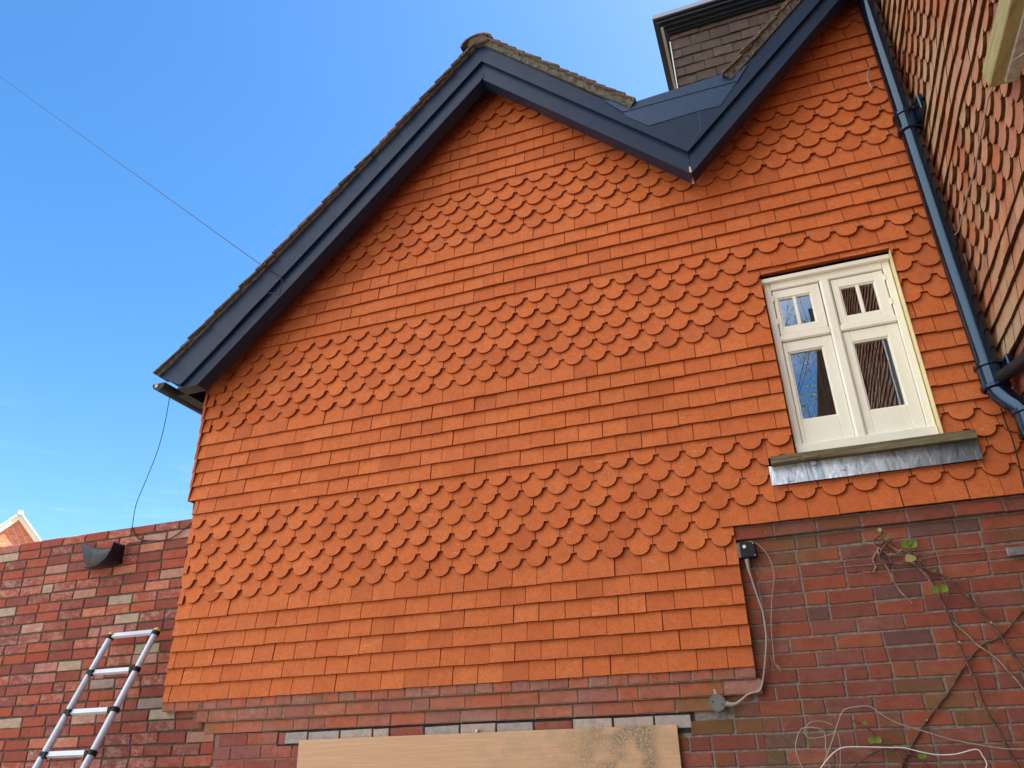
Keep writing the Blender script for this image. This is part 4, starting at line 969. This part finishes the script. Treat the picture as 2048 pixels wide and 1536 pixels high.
mb = MB(); mb.tube([(3.437, .04, -.13), (3.435, .04, -.10)], .012, 10); mb.build("conduit_stub", M_cable, rb); mb = MB(); mb.tube([(3.484, .035, -.176), (3.50, .035, -.177)], .014, 10); mb.build("conduit_stub", M_cable, rb)
for x in (-.026, .026): mb = MB(); mb.tube([(3.441+x, .0138, -.172-x*.3), (3.441+x, .012, -.172-x*.3)], .004, 8); mb.build("lid_screw", M_dark, rb)
st = thing("pipe_strap", "dull steel strap bracket bolted to the brick wall near the downpipe foot", "bracket", (5.08, .03, .48))
mb = MB(); mb.box(5.044, 5.20, .030, .040, .476, .520, ch=.002); mb.build("strap_plate", M_steel, st)
mb = MB(); mb.tube([(5.075, .030, .498), (5.075, .024, .498)], .010, 6); mb.build("bolt", M_steel, st)

# wires on the right wall
wr = [('w1', M_white_pl, "stiff pale green-white wire waving along the foot of the right brick wall"), ('w2', M_cable, "grey wire bent into a square loop low on the brick wall"), ('w3', M_cable, "long grey wire arching from a nail across the right brick wall"), ('w4', M_cable, "thin grey wire curled into an oval loop on the brick wall"), ('w5', M_vinel, "thin straight wire stretched across the bricks behind the leaves")]
for k, m, l in wr: cable("garden_wire", DATA[k], .0020 if k in ('w5', 'w4') else .0028, m, l, "wire")['group'] = "wires strung on the right brick wall"

# ---- climber
def leaf_blade(mb, c, size, tilt, ang, fold=0.25):
    """small heart shaped leaf, folded on its midrib"""
    prof = [(0, 0), (.35, .30), (.55, .62), (.42, .90), (0, 1.15)]
    def T(x, y, z):
        x, z = x*size, z*size; y = y*size
        xr = x*math.cos(ang)-z*math.sin(ang); zr = x*math.sin(ang)+z*math.cos(ang)
        return (c[0]+xr, c[1]+y-zr*tilt, c[2]+zr)
    L = [T(-x, -fold*x, z) for x, z in prof]; Rr = [T(x, -fold*x, z) for x, z in prof[1:-1]]; Mv = [T(0, .02, z*1.0) for x, z in prof[1:-1]]
    vs = L+Rr+Mv; # 0..4 left, 5..7 right, 8..10 mid
    mb.add(vs, [(0, 1, 8), (1, 2, 9, 8), (2, 3, 10, 9), (3, 4, 10), (0, 8, 5), (5, 8, 9, 6), (6, 9, 10, 7), (7, 10, 4)], 0, True)
cl = thing("climbing_plant", "straggling leafless climber with a few fresh leaves on the right brick wall", "plant", (4.7, .03, -2.05))
for k, r0, r1, m in (('vA', .0065, .0075, M_vine), ('vB', .0055, .004, M_vinel), ('vC', .006, .006, M_vine), ('vD', .004, .004, M_vinel), ('vE', .005, .0045, M_vinel), ('vF', .005, .0065, M_vine), ('vG', .004, .0055, M_vine), ('vH', .004, .0045, M_vine), ('vI', .0050, .0035, M_vine), ('vJ', .005, .004, M_vinel), ('vK', .0045, .003, M_vinel), ('vL', .006, .005, M_vinel)):
    sp = smooth_path(DATA[k], 5); n = len(sp); rad = [(r0+(r1-r0)*i/(n-1))*(1+.18*math.sin(i*1.3)) for i in range(n)]
    sp = [q+Vector((0, .004*math.sin(i*.9), 0)) for i, q in enumerate(sp)]
    mb = MB(); mb.tube(sp, rad, 7)
    for i in range(3, n-2, 7):
        q = sp[i]; mb.tube([q, q+Vector((rng.uniform(-.012, .012), -.008, rng.uniform(-.004, .012)))], [.003, .0015], 5)
    mb.build("stem", m, cl)
l1 = DATA['leaves1']; l2 = DATA['leaves2']
def lf(cs, sz, mat):
    mb = MB()
    for (c, s, t, a) in cs: leaf_blade(mb, c, s, t, a)
    mb.build("leaf", mat, cl)
c = l1[0]; lf([((c[0]-.004, c[1], c[2]-.02), .040, .5, .7), ((c[0]+.004, c[1]+.005, c[2]-.02), .042, .3, -.7), ((c[0], c[1]-.004, c[2]-.014), .030, .7, 0.05)], 0, M_leafg)
c = l1[1]; lf([((c[0]+.012, c[1], c[2]-.028), .040, .5, .55), ((c[0]+.010, c[1], c[2]-.025), .032, .4, -.4)], 0, M_leafy)
c = l1[2]; lf([((c[0]-.008, c[1], c[2]-.022), .038, .5, .9), ((c[0]+.0, c[1], c[2]-.022), .040, .4, -.8)], 0, M_leafg)
c = l1[3]; lf([((c[0]-.010, c[1]+.01, c[2]-.004), .026, .5, -1.0)], 0, M_leafg)
c = l1[4]; lf([((c[0], c[1]+.01, c[2]-.010), .022, .3, 0.1)], 0, M_leafy)
for kk, idx in (('vC', 2), ('vC', 9), ('vA', 8), ('vA', 13), ('vE', 4), ('vF', 9), ('vH', 2), ('vB', 4)):
    q = DATA[kk][idx]; lf([((q[0]+rng.uniform(-.01,.01), q[1]-.012, q[2]+rng.uniform(-.01,.01)), rng.uniform(.008, .014), .4, rng.uniform(-1.2, 1.2))], 0, M_leafy if idx % 2 else M_leafg)
c = l2[0]; lf([((c[0], c[1], c[2]-.012), .020, .4, .3)], 0, M_leafg)
c = l2[1]; lf([((c[0], c[1], c[2]-.018), .032, .4, 1.0), ((c[0], c[1], c[2]-.018), .034, .4, -.9)], 0, M_leafg)
c = l2[2]; lf([((c[0], c[1], c[2]-.010), .022, .4, .9), ((c[0], c[1], c[2]-.010), .022, .4, -.5)], 0, M_leafg)

# ======================================================================= FAR HOUSE
fh = thing("distant_house", "sunlit orange brick gable of a neighbouring house beyond the garden wall", "house", (-27, 19.5, -2.05))
nh = Vector((0.80, -0.60, 0)).normalized(); uh = Vector((0.60, 0.80, 0)); ap = Vector((-25.9, 18.0, 9.40)); 
def FH(u, n, z): return ap+uh*u+nh*n+Vector((0, 0, z))
def fprism(poly, n0, n1):
    mb = MB(); n = len(poly); vs = [FH(u, n1, z) for u, z in poly]+[FH(u, n0, z) for u, z in poly]
    mb.add(vs, [tuple(range(n)), tuple(range(2*n-1, n-1, -1))]+[(i, n+i, n+(i+1)%n, (i+1)%n) for i in range(n)]); return mb
sl = 1.12
fprism([(-5, -5*sl), (5, -5*sl), (5, -11.4), (-5, -11.4)], -9, -.012).build("brick_walls", M_mortW, fh, True)
fprism([(-5, -5*sl), (0, -.10), (5, -5*sl)], -9, -.012).build("gable_backing", M_mortW, fh, True)
mb = MB()
for r in range(0, 70):
    z = -.2-.085*r; half = min(5.0, -z/sl-.1)
    x = -half-(0.13 if r % 2 else 0)
    while x < half:
        a, b = max(x, -half), min(x+.235, half); x += .26
        if b-a > .03: mb.add([FH(a, 0, z-.07), FH(b, 0, z-.07), FH(b, 0, z), FH(a, 0, z), FH(a, -.03, z-.07), FH(b, -.03, z-.07), FH(b, -.03, z), FH(a, -.03, z)], [(0,1,2,3),(0,4,5,1),(2,6,7,3),(1,5,6,2),(3,7,4,0)])
mb.build("brick_face", M_brickF, fh, True)
for sgn in (-1, 1):
    fprism([(0, .0), (sgn*5.3, -5.3*sl), (sgn*5.3, -5.3*sl-.24), (0, -.24)], 0.0, .16).build("bargeboard", M_white_v, fh, True)
    mb = MB()
    for i in range(52):
        u0, u1 = sgn*.105*i, sgn*.105*(i+1.25); z0, z1 = .10-abs(u0)*sl, .06-abs(u1)*sl
        n0, n1 = .24, -9.2
        mb.add([FH(u0, n0, z0), FH(u1, n0, z1), FH(u1, n1, z1), FH(u0, n1, z0), FH(u0, n0, z0-.07), FH(u1, n0, z1-.07), FH(u1, n1, z1-.07), FH(u0, n1, z0-.07)], [(0,1,2,3),(4,7,6,5),(0,4,5,1),(1,5,6,2),(2,6,7,3),(3,7,4,0)])
    mb.build("roof_tiles", M_white_v, fh, True)
mb = MB(); mb.tube([FH(0, .26, .03), FH(0, -9.2, .03)], .11, 14); mb.build("ridge_tiles", paint("grey_ridge", (.30, .28, .25), .8), fh)

# ======================================================================= TREE behind the camera (seen in the panes)
def tree():
    t = thing("spring_tree", "tall tree with thin branches and fresh leaves mirrored in the left panes", "tree", (6.4, -15.2, -2.05))
    tr, br, lv = MB(), MB(), MB(); rg = random.Random(5)
    tips = []
    def grow(p, d, ln, r, lev):
        n = 5; pts = [p]; rad = [r]; q = p.copy(); dd = d.copy()
        for i in range(n):
            dd = (dd+Vector((rg.gauss(0, .12), rg.gauss(0, .12), rg.gauss(.02, .08)))).normalized(); q = q+dd*ln/n; pts.append(q.copy()); rad.append(max(r*(1-.55*(i+1)/n), .005))
        (tr if lev < 1 else br).tube(pts, rad, 8 if lev < 2 else 5 if lev < 3 else 3, cap=False)
        if lev >= 3:
            for q in pts[1:]: tips.append((q, dd))
        if lev < 4:
            for k in range((5 if lev < 3 else 4) if lev else 9):
                i = rg.randint(2, n); b = pts[i]; 
                nd = (dd+Vector((rg.uniform(-1, 1), rg.uniform(-1, 1), rg.uniform(-.3, .7)))*.85).normalized()
                grow(b, nd, ln*rg.uniform(.5, .72), max(rad[i]*.56, .006), lev+1)
    grow(Vector((6.4, -15.2, -2.05)), Vector((-.10, .05, 1)), 8.5, .20, 0)
    for (q, dd) in tips:
        if rg.random() < .3: continue
        for k in range(2):
            c = q+Vector((rg.gauss(0, .06), rg.gauss(0, .06), rg.gauss(0, .06))); u = Vector((rg.gauss(0, 1), rg.gauss(0, 1), rg.gauss(0, 1))).normalized(); w = u.orthogonal().normalized(); s = rg.uniform(.02, .045)
            lv.add([c-u*s, c+w*s*.6, c+u*s*1.3, c-w*s*.6], [(0,1,2,3)])
    tr.build("trunk", M_bark, t); br.build("branches", M_bark, t); lv.build("crown", M_leaft, t)
tree()

# ======================================================================= GROUND
mb = MB(); mb.box(-900, 900, -900, 900, -2.35, -2.05)
g = mb.build("ground", M_ground); g['kind'] = 'structure'
